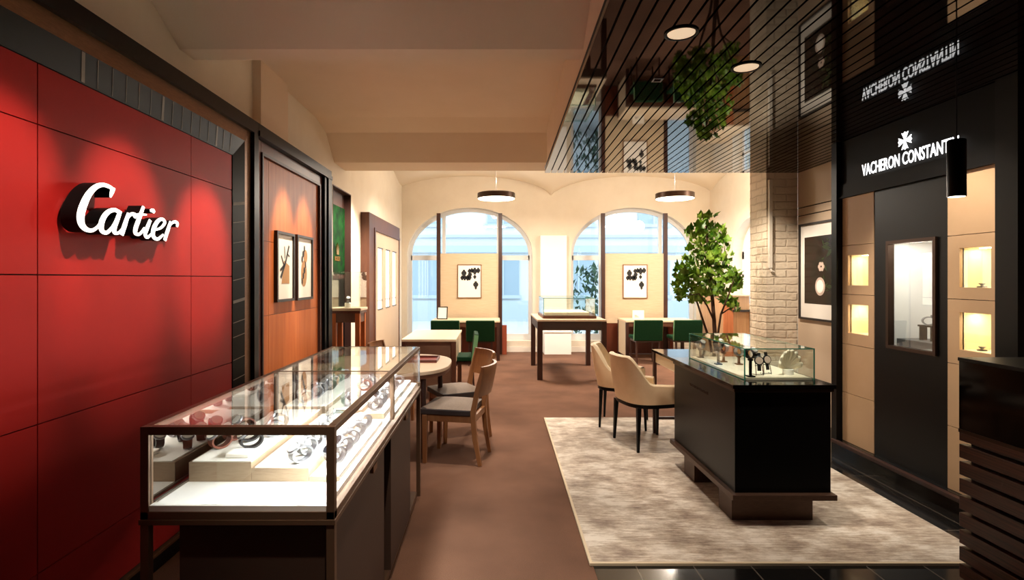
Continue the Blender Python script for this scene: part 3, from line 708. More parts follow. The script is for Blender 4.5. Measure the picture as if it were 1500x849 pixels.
mb = MB().box(xl + .06, xr - .05, yn + .05, yf - .06, .004, .05); mb.build('plinth', M['black'], bc)

# ------------------------------------------------------------------ rug
mb = MB(); mb.prism([(.512, 2.86), (2.655, 2.86), (2.655, 5.84), (.553, 5.84)], 'z', .005, .017)
rg = thing('rug', 'large distressed beige rug under the black island counter', 'rug', (1.6, 4.3, .004))
mb.build('pile', M['rug'], rg)
mb = MB(); mb.prism([(.505, 2.845), (2.662, 2.845), (2.662, 2.862), (.505, 2.862)], 'z', .005, .0185); mb.prism([(.505, 2.862), (.52, 2.862), (.561, 5.84), (.546, 5.84)], 'z', .005, .0185)
mb.build('binding', M['cream'], rg)

# ------------------------------------------------------------------ black island counter
ZR = .017
ic = thing('island_counter', 'black island counter with bronze bands standing on the beige rug', 'counter', (1.74, 3.9, ZR))
xa, xb, y0, y1 = 1.454, 2.03, 3.28, 4.375
MB().box(xa, xb, y0, y1, .215, .822).build('body', M['black'], ic, bevel=.003)
MB().box(xa - .03, xb + .015, y0 - .04, y1 + .02, .182, .215).build('bottom_band', M['brz3'], ic, bevel=.002)
MB().box(xa - .012, xb + .008, y0 - .018, y1, .822, .846).build('upper_band', M['brz2'], ic, bevel=.002)
MB().box(xa - .03, xb + .01, y0 - .04, y1 + .01, .846, .870).build('worktop', M['blackgloss'], ic, bevel=.002)
for (a, b) in ((3.356, 3.55), (3.98, 4.19)): MB().box(1.468, 1.965, a, b, ZR + .0005, .182).build('plinth', M['brz3'], ic)
vs, fs = text_mesh('VACHERON CONSTANTIN', .028, .002, 0)
T = Matrix(((0, 0, -1, xa - .001), (-1, 0, 0, 4.03), (0, 1, 0, .715), (0, 0, 0, 1)))
MB().add(vs, fs, 0, T).build('lettering', M['brz2'], ic, fix=False)
dk = thing('side_desk', 'low dark topped desk at the far end of the island counter', 'desk', (1.77, 4.85, ZR))
MB().box(1.535, 2.02, 4.40, 5.28, .797, .820).build('desktop', M['blackgloss'], dk, bevel=.002)
MB().box(1.56, 2.0, 4.41, 5.24, .700, .797).build('apron', M['cream'], dk)
for (x, y) in ((1.555, 5.25), (1.985, 5.25), (1.985, 4.44), (1.60, 4.42)): MB().box(x - .015, x + .015, y - .015, y + .015, ZR + .0005, .797).build('leg', M['walnutd'], dk)
MB().box(1.57, 1.97, 5.24, 5.26, .15, .175).build('stretcher', M['walnutd'], dk)

# glass display box on the island
gb = thing('glass_display_box', 'frameless glass box with green edges on the black island counter', 'display case', (1.785, 3.87, .8705))
gx0, gx1, gy0, gy1, gz0, gz1 = 1.562, 2.0, 3.392, 4.35, .871, 1.067
e = .006
MB().box(gx0 + .012, gx1 - .012, gy0 + .012, gy1 - .012, gz0, gz0 + .012).build('base_pad', M['creampad'], gb)
for nm, bxx in (('front_pane', (gx0 + e, gx1 - e, gy0, gy0 + e, gz0 + e, gz1 - e)), ('back_pane', (gx0 + e, gx1 - e, gy1 - e, gy1, gz0 + e, gz1 - e)), ('side_pane', (gx0, gx0 + e, gy0 + e, gy1 - e, gz0 + e, gz1 - e)), ('side_pane', (gx1 - e, gx1, gy0 + e, gy1 - e, gz0 + e, gz1 - e)), ('top_pane', (gx0 + e, gx1 - e, gy0 + e, gy1 - e, gz1 - e, gz1))):
    MB().box(*bxx).build(nm, M['glasstop'] if nm == 'top_pane' else M['glass'], gb)
mb = MB()
for x in (gx0, gx1 - e):
    for y in (gy0, gy1 - e): mb.box(x, x + e, y, y + e, gz0, gz1)
for x in (gx0, gx1 - e): mb.box(x, x + e, gy0 + e, gy1 - e, gz1 - e, gz1); mb.box(x, x + e, gy0 + e, gy1 - e, gz0, gz0 + e * .6)
for y in (gy0, gy1 - e): mb.box(gx0 + e, gx1 - e, y, y + e, gz1 - e, gz1)
mb.build('green_edges', M['glassedge'], gb)

# ------------------------------------------------------------------ watches
def ringband(mb, ry, rz, w, th, zc, n=22, a0=0, a1=2 * PI, mi=0):
    rows = []; closed = abs(a1 - a0 - 2 * PI) < 1e-4; m_ = n if closed else n + 1
    for k in range(m_):
        t = a0 + (a1 - a0) * k / n; c, s = math.cos(t), math.sin(t); ww = w * (.86 + .14 * max(0, s))
        rows.append([(-ww / 2, c * ry, zc + s * rz), (ww / 2, c * ry, zc + s * rz), (ww / 2, c * (ry - th), zc + s * (rz - th)), (-ww / 2, c * (ry - th), zc + s * (rz - th))])
    if closed: rows.append(rows[0])
    mb.grid(rows, mi, closed=True)
def make_watch(strap, dialm, label):
    t = thing('wristwatch', label, 'watch', (0, 0, 0))
    b = MB(); ringband(b, .034, .026, .027, .0055, .0262); b.build('strap', strap, t, smooth=40)
    Tm = Matrix.Translation((0, -.024, .047)) @ Matrix.Rotation(math.radians(42), 4, 'X')
    b = MB(); b.lathe([(.017, -.004), (.0195, -.002), (.0195, .003), (.017, .0055)], n=24, T=Tm); b.box(.018, .023, -.003, .003, -.001, .003, 0, Tm); c = b.build('watch_case', M['steel'], t, smooth=40)
    MB().lathe([(.0158, .0056), (.0158, .0066)], n=24, T=Tm).build('dial', dialm, c)
    return t
WPROTO = {'steel': make_watch(M['steel'], M['dial'], 'x'), 'black': make_watch(M['strap'], M['dial'], 'x'), 'dark': make_watch(M['steel'], M['dialdark'], 'x'), 'brown': make_watch(M['strapred'], M['dial'], 'x')}
USED = set()
WNAME = {'steel': 'steel bracelet watch', 'black': 'black strap watch', 'dark': 'dark dialled steel watch', 'brown': 'brown strap watch'}
def place_watch(kind, loc, rz, label, group):
    o = WPROTO[kind]
    if kind not in USED: USED.add(kind); o.location = loc; o.rotation_euler = (0, 0, rz); o['label'] = label
    else: o = copy_tree(o, None, loc, rz, label)
    o['group'] = group; o.scale = (1.22, 1.22, 1.22)
    return o

# tall stands and cushions inside the island's glass box
zb = gz0 + .0125
def make_post(x, y, h, lab, mat):
    t = thing('watch_stand', lab, 'display stand', (x, y, zb), 'upright watch stands in the island glass box')
    MB().box(x - .022, x + .022, y - .022, y + .022, zb, zb + .008).build('base', mat, t, bevel=.001)
    MB().box(x - .007, x + .007, y - .007, y + .007, zb + .008, zb + h).build('post', mat, t)
    MB().lathe([(.012, h), (.018, h + .004), (.018, h + .01), (.012, h + .012)], (x, y, zb), 16).build('rest', mat, t)
posts = [(1.622, 3.44, .10, 'black', 'black upright stand at the near left corner of the island glass box', M['black'], 'black strap watch on the stand at the near left corner of the island glass box'),
         (1.622, 3.93, .10, 'black', 'dark upright stand midway along the left edge of the island glass box', M['black'], 'black strap watch on the stand midway along the island glass box'),
         (1.625, 4.28, .055, 'steel', 'dark upright stand at the far left corner of the island glass box', M['black'], 'steel watch on the stand at the far left corner of the glass box'),
         (1.71, 4.05, .06, 'brown', 'taller bronze stand near the back of the island glass box', M['bronze'], 'brown strap watch on the taller bronze stand in the island glass box'),
         (1.77, 3.93, .05, 'steel', 'shorter bronze stand in the middle of the island glass box', M['bronze'], 'steel watch on the shorter bronze stand in the island glass box')]
for (x, y, h, k, lab, mt, wl) in posts:
    make_post(x, y, h, lab, mt)
    place_watch(k, (x, y, zb + h + .0125), .3, wl, 'watches in the island glass box')
def round_watch(x, y, tilt, lab, dial):
    """watch standing upright on a small metal easel, its round head facing the viewer"""
    t = thing('easel_watch', lab, 'watch', (x, y, zb), 'large round watches facing out of the island glass box')
    T = Matrix.Translation((x, y, zb + .092)) @ Matrix.Rotation(tilt, 4, 'Z') @ Matrix.Rotation(math.radians(78), 4, 'X')
    c = MB().lathe([(.024, -.004), (.029, -.002), (.029, .004), (.025, .007)], n=28, T=T).build('watch_case', M['dialdark'], t, smooth=40)
    MB().lathe([(.0225, .0071), (.0225, .0082)], n=28, T=T).build('dial', dial, c)
    MB().box(-.011, .011, -.065, -.024, -.004, 0, 0, T).build('strap', M['strap'], t); MB().box(-.011, .011, .024, .05, -.004, 0, 0, T).build('strap', M['strap'], t)
    b = MB()
    for s in (-1, 1): b.tube([(x + s * .024, y - .012, zb), (x + s * .022, y - .006, zb + .03), (x + s * .02, y + .006, zb + .075)], .0028, 8); b.tube([(x + s * .024, y - .012, zb + .0028), (x + s * .026, y + .03, zb + .0028)], .0028, 8)
    b.tube([(x - .024, y + .004, zb + .06), (x + .024, y + .004, zb + .06)], .0028, 8)
    b.build('easel', M['chrome'], t, smooth=40)
round_watch(1.705, 3.50, -.25, 'round dark watch on chrome easel, left of two in the island glass box', M['artpale'])
round_watch(1.775, 3.54, .2, 'round dark watch on chrome easel, right of two in the island glass box', M['artpale'])
# fan shaped cream cushion
fc = thing('display_cushion', 'ribbed cream fan shaped cushion at the right end of the island glass box', 'display cushion', (1.945, 3.52, zb))
MB().lathe([(.034, 0), (.034, .03), (.03, .034)], (1.908, 3.53, zb), 20).build('base', M['cushion'], fc, smooth=40)
rows = []
for i in range(9):
    t = i / 8; row = []
    for k in range(41):
        a = math.radians(8 + 164 * k / 40); rib = 1 + .09 * abs(math.sin(k * PI / 5)) * t
        r = (.002 + .080 * t) * rib
        row.append((1.908 + r * math.cos(a) * .88, 3.53 + .03 * (1 - t) - .02 + .012 * math.sin(t * PI) - .016 * abs(math.sin(k * PI / 5)) * t, zb + .030 + r * math.sin(a) * 1.5))
    rows.append(row)
MB().grid(rows).build('fan', M['fan'], fc, smooth=60, solid=.014)
# ------------------------------------------------------------------ long glass display case, left foreground
gc = thing('glass_showcase', 'long bronze framed glass showcase full of watches in front of the red wall', 'showcase', (-.8, 2.7, 0))
cx0, cx1, cy0, cy1, cz0, cz1 = -1.096, -.492, 1.696, 3.717, .752, 1.04
t = .026
mb = MB()
for x in (cx0, cx1 - t):
    mb.box(x, x + t, cy0, cy0 + t, .03, cz1); mb.box(x, x + t, cy1 - t, cy1, .03, cz1 if x < -1 else .80)
    mb.box(x, x + t, cy0 + t, cy1 - t, cz1 - t * .8, cz1)
mb.box(cx0 + t, cx1 - t, cy0, cy0 + t, cz1 - t, cz1); mb.box(cx0 + t, cx1 - t, cy1 - .014, cy1, cz1 - .012, cz1)
mb.box(cx0 + t, cx1 - t, 2.715, 2.735, cz1 - .014, cz1); mb.box(cx1 - .02, cx1, 2.712, 2.738, .80, cz1 - .02)
mb.box(cx0 + .004, cx0 + .02, 2.712, 2.738, .80, cz1 - .02)
mb.build('frame', M['casebrown'], gc, bevel=.0015)
mb = MB(); mb.box(cx0, cx1, cy0, cy0 + t, .752, .776); mb.box(cx0 - .003, cx1 + .003, cy0 - .004, cy1, .736, .752); mb.box(cx0, cx0 + t, cy0 + t, cy1, .752, .776); mb.box(cx1 - t, cx1, cy0 + t, cy1, .752, .776); mb.box(cx0, cx1, cy1 - t, cy1, .752, .776)
mb.build('bottom_rail', M['casebrown'], gc, bevel=.001)
for (a, b) in ((cy0 + .03, 2.53), (2.70, 3.33)):
    q = MB().box(cx0 + .105, cx1 - .012, a, b, .06, .736).build('cabinet', M['brownlac'], gc, bevel=.002)
MB().box(cx0 + .15, cx1 - .05, 2.53, 2.70, .06, .736).build('centre_recess', M['blackmatt'], gc)
MB().box(cx0 + .02, cx1 - .02, cy0 + .02, cy1 - .02, .03, .06).build('base_tray', M['casebrown'], gc)
for y in (2.28, 3.12):
    l = MB().box(cx1 - .012, cx1 + .002, y - .035, y + .035, .70, .728).build('lock_plate', M['bronze'], gc)
mb = MB(); mb.box(cx0 + t, cx1 - t, cy0 + .004, cy1 - .004, .776, .794); mb.build('display_floor', M['whitelit'], gc)
mb = MB()
for dx in (0, .008, .016): mb.box(cx0 + .018 + dx, cx0 + .021 + dx, cy0 + .03, cy1 - .03, .794, .797)
mb.build('door_rail', M['chrome'], gc)
MB().box(cx0 + .010, cx0 + .014, cy0 + t, cy1 - t, .797, cz1 - .022).build('sliding_mirror_door', M['mirror'], gc)
MB().box(cx0 + t, cx1 - t, cy0 + .010, cy0 + .016, .794, cz1 - t).build('front_pane', M['glass'], gc)
MB().box(cx1 - .014, cx1 - .008, cy0 + t, cy1 - .008, .776, cz1 - .02).build('side_pane', M['glass'], gc)
MB().box(cx0 + t, cx1 - .014, cy1 - .012, cy1 - .006, .794, cz1 - .014).build('end_pane', M['glass'], gc)
MB().box(cx0 + t * .6, cx1 - t * .6, cy0 + t, cy1 - .014, cz1 - .008, cz1 - .001).build('top_pane', M['glasstop'], gc)
MB().box(cx1 - .014, cx1 - .004, cy1 - .016, cy1 - .004, .80, cz1 - .014).build('glass_edge', M['steel'], gc)
mb = MB(); mb.box(cx1 - t - .004, cx1 - t + .006, cy0 + .05, 2.70, cz1 - .032, cz1 - .024); mb.box(cx1 - t - .004, cx1 - t + .006, 2.75, cy1 - .05, cz1 - .032, cz1 - .024); mb.build('light_strip', M['led'], gc)

def display_block(label, x0, x1, y0, y1, tiers):
    d = thing('display_block', label, 'display block', ((x0 + x1) / 2, (y0 + y1) / 2, .7945))
    mb = MB(); ed = []; cur = x0
    for xe, h in tiers: mb.box(cur, xe - .0008, y0, y1, .7945, h - .004); cur = xe
    mb.build('body', M['traytan'], d, bevel=.001)
    cur = x0
    for xe, h in tiers:
        MB().box(cur + .012, xe - .001, y0 + .002, y1 - .006, h - .004, h).build('white_pad', M['cushion'], d); cur = xe
display_block('near stepped tan display block with white pads inside the glass showcase', -1.058, -.535, 1.90, 2.66, ((-.84, .866), (-.64, .845), (-.535, .816)))
display_block('far stepped tan display block with white pads inside the glass showcase', -1.058, -.545, 2.745, 3.64, ((-.84, .862), (-.66, .845), (-.545, .827)))
def tray(x, y, z, w, d, lab):
    t = MB().box(x - w / 2, x + w / 2, y - d / 2, y + d / 2, z, z + .014); return tag(t.build('watch_tray', M['cushion'], bevel=.003), lab, 'tray', 'flat trays in the glass showcase')
tray(-.905, 1.965, .8665, .085, .07, 'flat white leather tray at the front of the near block')
tray(-.93, 2.46, .8665, .12, .11, 'flat white leather tray at the back of the near block')
tray(-.765, 3.06, .8455, .11, .10, 'flat white leather tray in the middle of the far block')
g1, g2 = 'watches on the near display block', 'watches on the far display block'
def row(kinds, xs, ys, z, rz, where, group):
    n = len(kinds)
    for i, (k, x, y) in enumerate(zip(kinds, xs, ys)):
        place_watch(k, (x, y, z), rz - .35 + .2 * math.sin(i * 2.1), f'{WNAME[k]}, {ORD[i]} from the front in {where}', group)
row(['black', 'black', 'steel', 'black'], (-.905, -.95, -.88, -.91), (2.045, 2.135, 2.20, 2.31), .8665, -.5, 'the left row on the near block', g1)
row(['steel', 'steel', 'dark', 'steel', 'steel', 'steel'], (-.685, -.695, -.70, -.695, -.70, -.70), (1.95, 2.04, 2.12, 2.22, 2.33, 2.45), .8455, -.35, 'the middle row on the near block', g1)
row(['dark', 'dark', 'steel', 'steel', 'steel'], (-.585, -.585, -.59, -.59, -.59), (2.03, 2.14, 2.25, 2.37, 2.5), .8165, -.35, 'the right row on the near block', g1)
row(['brown', 'brown', 'brown'], (-1.02, -1.02, -1.02), (2.045, 2.145, 2.245), .8665, -.2, 'the mirror side row, near block', g1)
row(['steel', 'dark', 'steel', 'black', 'steel', 'steel', 'dark'], (-.97, -.95, -.96, -.94, -.95, -.96, -.95), (2.83, 2.93, 3.03, 3.13, 3.24, 3.36, 3.48), .8625, -.4, 'the left row on the far block', g2)
row(['steel', 'steel', 'brown', 'steel', 'dark'], (-.74, -.745, -.75, -.745, -.75), (2.82, 2.93, 3.20, 3.33, 3.46), .8455, -.4, 'the middle row on the far block', g2)
row(['steel', 'dark', 'steel', 'steel', 'dark', 'steel'], (-.60, -.60, -.605, -.60, -.605, -.60), (2.80, 2.92, 3.04, 3.17, 3.31, 3.45), .8275, -.35, 'the right row on the far block', g2)

# ------------------------------------------------------------------ round leather topped table, tray, wooden chairs
rt = thing('round_table', 'rounded leather topped table behind the glass showcase', 'table', (-.95, 4.88, 0))
def sup(rx, ry, e, n=56): return [(math.copysign(abs(math.cos(2 * PI * k / n)) ** (2 / e), math.cos(2 * PI * k / n)) * rx, math.copysign(abs(math.sin(2 * PI * k / n)) ** (2 / e), math.sin(2 * PI * k / n)) * ry) for k in range(n)]
mb = MB(); mb.prism([(-.95 + a, 4.88 + b) for a, b in sup(.575, .575, 2.7)], 'z', .722, .752); mb.build('tabletop', M['tabletop'], rt, bevel=.004, smooth=35)
mb = MB(); mb.prism([(-.95 + a, 4.88 + b) for a, b in sup(.568, .568, 2.7)], 'z', .692, .722); mb.build('table_edge', M['walnut'], rt, smooth=35)
for x, y in ((-.58, 4.55), (-.50, 5.18), (-1.32, 4.55), (-1.32, 5.2)): MB().tube([(x, y, .692), (x, y, .001)], [.026, .017], 14).build('leg', M['walnutd'], rt, smooth=40)
tr = thing('leather_tray', 'dark red leather tray on the round table beside the glass showcase', 'tray', (-.67, 5.0, .7525))
mb = MB(); mb.box(-.82, -.50, 4.86, 5.16, .7525, .758); mb.build('base', M['redtray'], tr)
mb = MB(); mb.box(-.82, -.50, 4.86, 4.872, .758, .776); mb.box(-.82, -.50, 5.148, 5.16, .758, .776); mb.box(-.82, -.808, 4.872, 5.148, .758, .776); mb.box(-.512, -.50, 4.872, 5.148, .758, .776); mb.build('rim', M['cherryd'], tr, bevel=.002)

def place(o, x, y, d, z=0.0):
    o.location = (x, y, z); o.rotation_euler = (0, 0, math.atan2(-d[0], d[1]))
def make_wood_chair(label):
    t = thing('wooden_chair', label, 'chair')
    for s in (-1, 1):
        MB().tube([(s * .195, .205, .001), (s * .20, .20, .40)], [.021, .029], 4, sq=True).build('leg', M['oakchair'], t, bevel=.003)
        MB().tube([(s * .185, -.255, .001), (s * .195, -.215, .22), (s * .198, -.20, .42), (s * .202, -.235, .60), (s * .205, -.285, .795)], [.020, .027, .030, .026, .018], 4, sq=True).build('rear_leg', M['oakchair'], t, bevel=.003)
    mb = MB(); mb.box(-.185, .185, .18, .215, .345, .40); mb.box(-.185, .185, -.215, -.185, .345, .40)
    for s in (-1, 1): mb.box(s * .205, s * .18, -.19, .19, .345, .40)
    mb.build('seat_frame', M['oakchair'], t, bevel=.003)
    MB().box(-.226, .226, -.185, .238, .40, .452).build('seat_base', M['seatside'], t, bevel=.012, seg=3)
    rows = []
    for i in range(9):
        a = i / 8; row = []
        for j in range(9):
            b = j / 8; x = -.222 + .444 * a; y = -.183 + .418 * b
            row.append((x, y, .45 + .030 * (1 - (2 * a - 1) ** 4) * (1 - (2 * b - 1) ** 4)))
        rows.append(row)
    MB().grid(rows).build('seat_cushion', M['seatdark'], t, smooth=60)
    rows = []
    for i in range(15):
        a = -1 + 2 * i / 14; x = .215 * a; bow = -.055 * (1 - a * a)
        fr = []
        for z, th in ((.555, .010), (.60, .013), (.72, .013), (.79, .011), (.80, .006)):
            yb = -.225 - .052 * (z - .55) / .25 + bow - .008; fr.append((x, yb - th, z))
        bk = [(x, p[1] + 2 * .012, p[2]) for p in reversed(fr)]
        rows.append(fr + bk)
    mb = MB(); mb.grid(rows, closed=True); k = 10
    mb.add(rows[0], [tuple(range(k))]); mb.add(rows[-1], [tuple(range(k))]); mb.build('backrest', M['oakchair'], t, smooth=50)
    return t
c = make_wood_chair('wooden chair with grey seat nearest the camera, beside the glass showcase end'); place(c, -.315, 4.60, (-.975, .20))
c['group'] = 'wooden chairs around the round table'
c2 = copy_tree(c, None, (0, 0, 0), 0, 'wooden chair with grey seat behind the nearer one, angled to the round table'); place(c2, -.335, 5.25, (-.90, -.43))
c3 = copy_tree(c, None, (0, 0, 0), 0, 'wooden chair behind the round table, only its back top showing'); place(c3, -1.02, 6.02, (.985, -.17))

# ------------------------------------------------------------------ beige armchairs at the side desk
def make_armchair(label):
    t = thing('armchair', label, 'armchair')
    def foot(a, R): # superellipse direction; a measured from the back (-y)
        e = 3.0; c, s = math.sin(a), -math.cos(a)
        r = 1 / ((abs(c) ** e + abs(s) ** e) ** (1 / e)); return c * r * R, s * r * R
    def top(a):
        a = abs(a); k = min(1, max(0, (a - .62) / .62)); k = k * k * (3 - 2 * k); return .805 * (1 - k) + .565 * k - .02 * max(0, a - 1.3)
    A = 2.30; N = 44; R = .262
    def surf(off, z0, ribs=False):
        rows = []
        for i in range(N + 1):
            a = -A + 2 * A * i / N; row = []; zt = top(a)
            for j in range(9):
                f = j / 8; z = z0 + (zt - z0) * f; lean = .075 * max(0, (z - .42) / .40) ** 1.2; back = max(0, math.cos(a)) ** .6
                fl = .018 * math.sin(f * PI)
                Rr = R - off + fl * .6
                if ribs: Rr -= .006 * abs(math.sin(a * 9))
                x, y = foot(a, Rr); row.append((x * (1 + .02 * f), y - lean * back, z))
            rows.append(row)
        return rows
    o = surf(0, .405); i_ = surf(.045, .405, True)
    MB().grid(o).build('outer_shell', M['chairleather'], t, smooth=60)
    MB().grid(i_).build('quilted_lining', M['chairinner'], t, smooth=60)
    rim = []
    for p, q in zip(o, i_):
        m_ = [(p[-1][k] + q[-1][k]) / 2 for k in range(3)]; rim.append([p[-1], (p[-1][0] * .7 + q[-1][0] * .3, p[-1][1] * .7 + q[-1][1] * .3, p[-1][2] + .012), (p[-1][0] * .3 + q[-1][0] * .7, p[-1][1] * .3 + q[-1][1] * .7, q[-1][2] + .012), q[-1]])
    mb = MB(); mb.grid(rim)
    for k in (0, -1): mb.grid([o[k], i_[k]])
    mb.build('rim', M['chairinner'], t, smooth=60)
    mb = MB(); mb.prism([foot(2 * PI * k / 40, R - .045) for k in range(40)], 'z', .405, .465); mb.build('seat', M['chairinner'], t, bevel=.015, smooth=40)
    mb = MB(); mb.prism([foot(2 * PI * k / 40, R - .004) for k in range(40)], 'z', .372, .405); mb.build('seat_frame', M['black'], t, smooth=40)
    for sx_, sy_ in ((-1, -1), (1, -1), (-1, 1), (1, 1)):
        MB().tube([(sx_ * .222, sy_ * .222, .001), (sx_ * .208, sy_ * .208, .378)], [.014, .026], 4, sq=True).build('leg', M['black'], t, bevel=.002)
    return t
a1 = make_armchair('tan leather tub armchair with black legs, nearer of the two at the island'); a1['group'] = 'tan armchairs at the island'
a2 = copy_tree(a1, None, (0, 0, 0), 0, 'tan leather tub armchair with quilted lining, farther of the two at the island')
place(a1, 1.40, 4.925, (.97, .24), .017); place(a2, 1.345, 5.60, (.95, -.30), .017)

# ------------------------------------------------------------------ desk in the middle left
d1 = thing('writing_desk', 'wooden desk with pale top between the round table and the left window', 'desk', (-.8, 7.37, 0))
MB().box(-1.13, -.455, 6.74, 8.0, .722, .752).build('desktop', M['desktop'], d1, bevel=.003)
for x in (-1.13, -.515):
    for y in (6.745, 7.94): MB().box(x + .002, x + .058, y, y + .055, .001, .722).build('leg', M['walnut'], d1)
MB().box(-1.07, -.517, 6.765, 6.79, .16, .722).build('front_panel', M['deskfront'], d1)
MB().box(-.485, -.465, 6.80, 7.94, .45, .722).build('side_panel', M['cream'], d1)  # cream tone stands for sunlight on this side of the desk
MB().box(-1.12, -1.10, 6.80, 7.94, .45, .722).build('side_panel', M['walnut'], d1)

def make_green_chair(label):
    t = thing('green_chair', label, 'chair')
    for s in (-1, 1):
        MB().tube([(s * .195, .19, .001), (s * .195, .19, .43)], [.016, .022], 4, sq=True).build('leg', M['walnutd'], t)
        MB().tube([(s * .195, -.215, .001), (s * .195, -.195, .43)], [.016, .022], 4, sq=True).build('rear_leg', M['walnutd'], t)
    mb = MB(); mb.box(-.21, .21, -.21, .21, .39, .43); mb.build('seat_frame', M['walnutd'], t)
    MB().box(-.23, .23, -.20, .23, .43, .49).build('seat', M['green'], t, bevel=.015, seg=3)
    T = Matrix.Translation((0, -.205, .43)) @ Matrix.Rotation(math.radians(7), 4, 'X')
    MB().box(-.245, .245, -.028, .028, -.01, .355, 0, T).build('backrest', M['green'], t, bevel=.012, seg=3)
    for s in (-1, 1): MB().box(s * .2445, s * .2465, -.027, .027, 0, .345, 0, T).build('lit_edge', M['greenedge'], t)  # pale strips paint the light along the backrest edges
    return t
gch = make_green_chair('green upholstered chair seen from the side at the right of the pale desk'); gch['group'] = 'green chairs'
place(gch, -.47, 7.28, (-1, -.05))
for (x, y, d, lab) in ((-.82, 9.62, (0, 1), 'green chair, left of the pair at the left window table'), (-.215, 9.62, (0, 1), 'green chair, right of the pair at the left window table'),
                       (2.70, 9.72, (0, 1), 'green chair, left of the pair at the right window table'), (3.39, 9.72, (0, 1), 'green chair, right of the pair at the right window table')):
    g = copy_tree(gch, None, (0, 0, 0), 0, lab); place(g, x, y, d)

# window tables
def window_table(label, x0, x1, y0, y1, panel):
    t = thing('window_table', label, 'table', ((x0 + x1) / 2, (y0 + y1) / 2, 0))
    MB().box(x0, x1, y0, y1, .70, .735).build('tabletop', M['desktop'], t, bevel=.003)
    for x in (x0 + .005, x1 - .06):
        for y in (y0 + .005, y1 - .06): MB().box(x, x + .055, y, y + .055, .001, .70).build('leg', M['walnutd'], t)
    MB().box(x0 + .06, x1 - .06, y0 + .01, y0 + .03, .62, .70).build('apron', M['walnut'], t)
    if panel: MB().box(x0 + .012, x0 + .03, y0 + .06, y1 - .06, .08, .70).build('side_panel', M['cream'], t)
    return t
window_table('wooden table with pale top at the left window behind two green chairs', -1.13, .13, 9.98, 10.72, False)
window_table('wooden table with pale top at the right window behind two green chairs', 2.44, 3.74, 10.02, 10.72, True)
tf = thing('framed_card', 'small black framed card leaning on the left window table', 'photo frame', (-.93, 10.3, .7355))
T = Matrix.Translation((-.955, 10.28, .7372)) @ Matrix.Rotation(-.12, 4, 'Z') @ Matrix.Rotation(math.radians(-10), 4, 'X')
mb = MB(); mb.box(-.10, .10, -.008, .008, .0, .018, 0, T); mb.box(-.10, .10, -.008, .008, .222, .24, 0, T); mb.box(-.10, -.082, -.008, .008, .018, .222, 0, T); mb.box(.082, .10, -.008, .008, .018, .222, 0, T); mb.build('frame', M['pframe'], tf)
MB().box(-.082, .082, -.004, .004, .018, .222, 0, T).build('card', M['paper'], tf)
MB().box(-.02, .02, 0.0, .06, .0, .012, 0, T).build('foot', M['pframe'], tf)
mb = MB(); mb.prism([(2.66, .7355), (2.88, .7355), (2.88, .90), (2.66, .90)], 'y', 10.40, 10.412); mb.prism([(10.412, .7355), (10.50, .7355), (10.412, .86)], 'x', 2.70, 2.84)
cs = tag(mb.build('card_stand', M['white']), 'small white card stand on the right window table', 'card stand')
mb = MB()
for k in range(3): mb.box(2.70, 2.74 + .02 * k, 10.3985, 10.4, .80 - .016 * k, .808 - .016 * k)
mb.build('printing', M['inkgrey'], cs)

# divider panels in front of the windows
def divider(label, xa, xb, px0, px1, plab):
    y = 10.84; t = thing('window_divider', label, 'room divider', ((xa + xb) / 2, y, 0), 'panels standing in front of the windows')
    for x, nm in ((xa, 'post'), (xb - .075, 'post')): MB().box(x, x + .075, y, y + .075, .001, 2.80).build(nm, M['walnutd'], t)
    MB().box(xa + .075, xb - .075, y + .02, y + .055, .62, 2.0).build('fabric_panel', M['beigefab'], t)
    MB().box(xa - .06, xb + .06, y + .012, y + .10, .0015, .0018).build('floor_plate', M['walnutd'], t)
    MB().box(xa + .075, xb - .075, y + .01, y + .065, .02, .62).build('wood_panel', M['cherryd'], t)
    MB().box(xb, xb + .09, y - .06, y + .08, .004, .58).build('side_cabinet', M['orange2'], t)
    pt = picture('framed_poster', plab, y + .0199, 0, 1, 0, 1, .1, M['pframeb'], 1) if False else None
    return t
divider('beige fabric panel between dark posts before the left arched window', -1.118, .185, 0, 0, '')
divider('beige fabric panel between dark posts before the right arched window', 2.155, 3.47, 0, 0, '')
def poster(label, x0, x1, z0, z1, seed):
    y = 10.859; t = thing('framed_poster', label, 'poster', ((x0 + x1) / 2, y, z0), 'watch posters before the windows'); w = .016
    mb = MB(); mb.box(x0, x1, y - .025, y, z0, z0 + w); mb.box(x0, x1, y - .025, y, z1 - w, z1); mb.box(x0, x0 + w, y - .025, y, z0 + w, z1 - w); mb.box(x1 - w, x1, y - .025, y, z0 + w, z1 - w); mb.build('frame', M['pframeb'], t)
    p = MB().box(x0 + w, x1 - w, y - .012, y - .001, z0 + w, z1 - w).build('sheet', M['paper'], t)
    b = MB(); W_, H_ = x1 - x0, z1 - z0
    for (cx, cz, r) in ((.27, .74, .05), (.5, .80, .035), (.6, .82, .035), (.72, .80, .05), (.52, .70, .04), (.2, .60, .035), (.3, .61, .042), (.42, .60, .04), (.5, .61, .04), (.72, .63, .03), (.76, .40, .05), (.76, .30, .022), (.86, .82, .04)):
        b.prism([(x0 + W_ * cx + r * 1.05 * math.cos(k * PI / 7), z0 + H_ * cz + r * math.sin(k * PI / 7)) for k in range(14)], 'y', y - .0128, y - .012)
        b.box(x0 + W_ * cx - r * .45, x0 + W_ * cx + r * .45, y - .0127, y - .012, z0 + H_ * cz - r * 1.35, z0 + H_ * cz + r * 1.35)
    b.build('printed_watches', M['ink'], p)
poster('framed poster of black watches on the panel before the left window', -.705, -.225, 1.115, 1.785, 1)
poster('framed poster of black watches on the panel before the right window', 2.58, 3.07, 1.11, 1.785, 2)

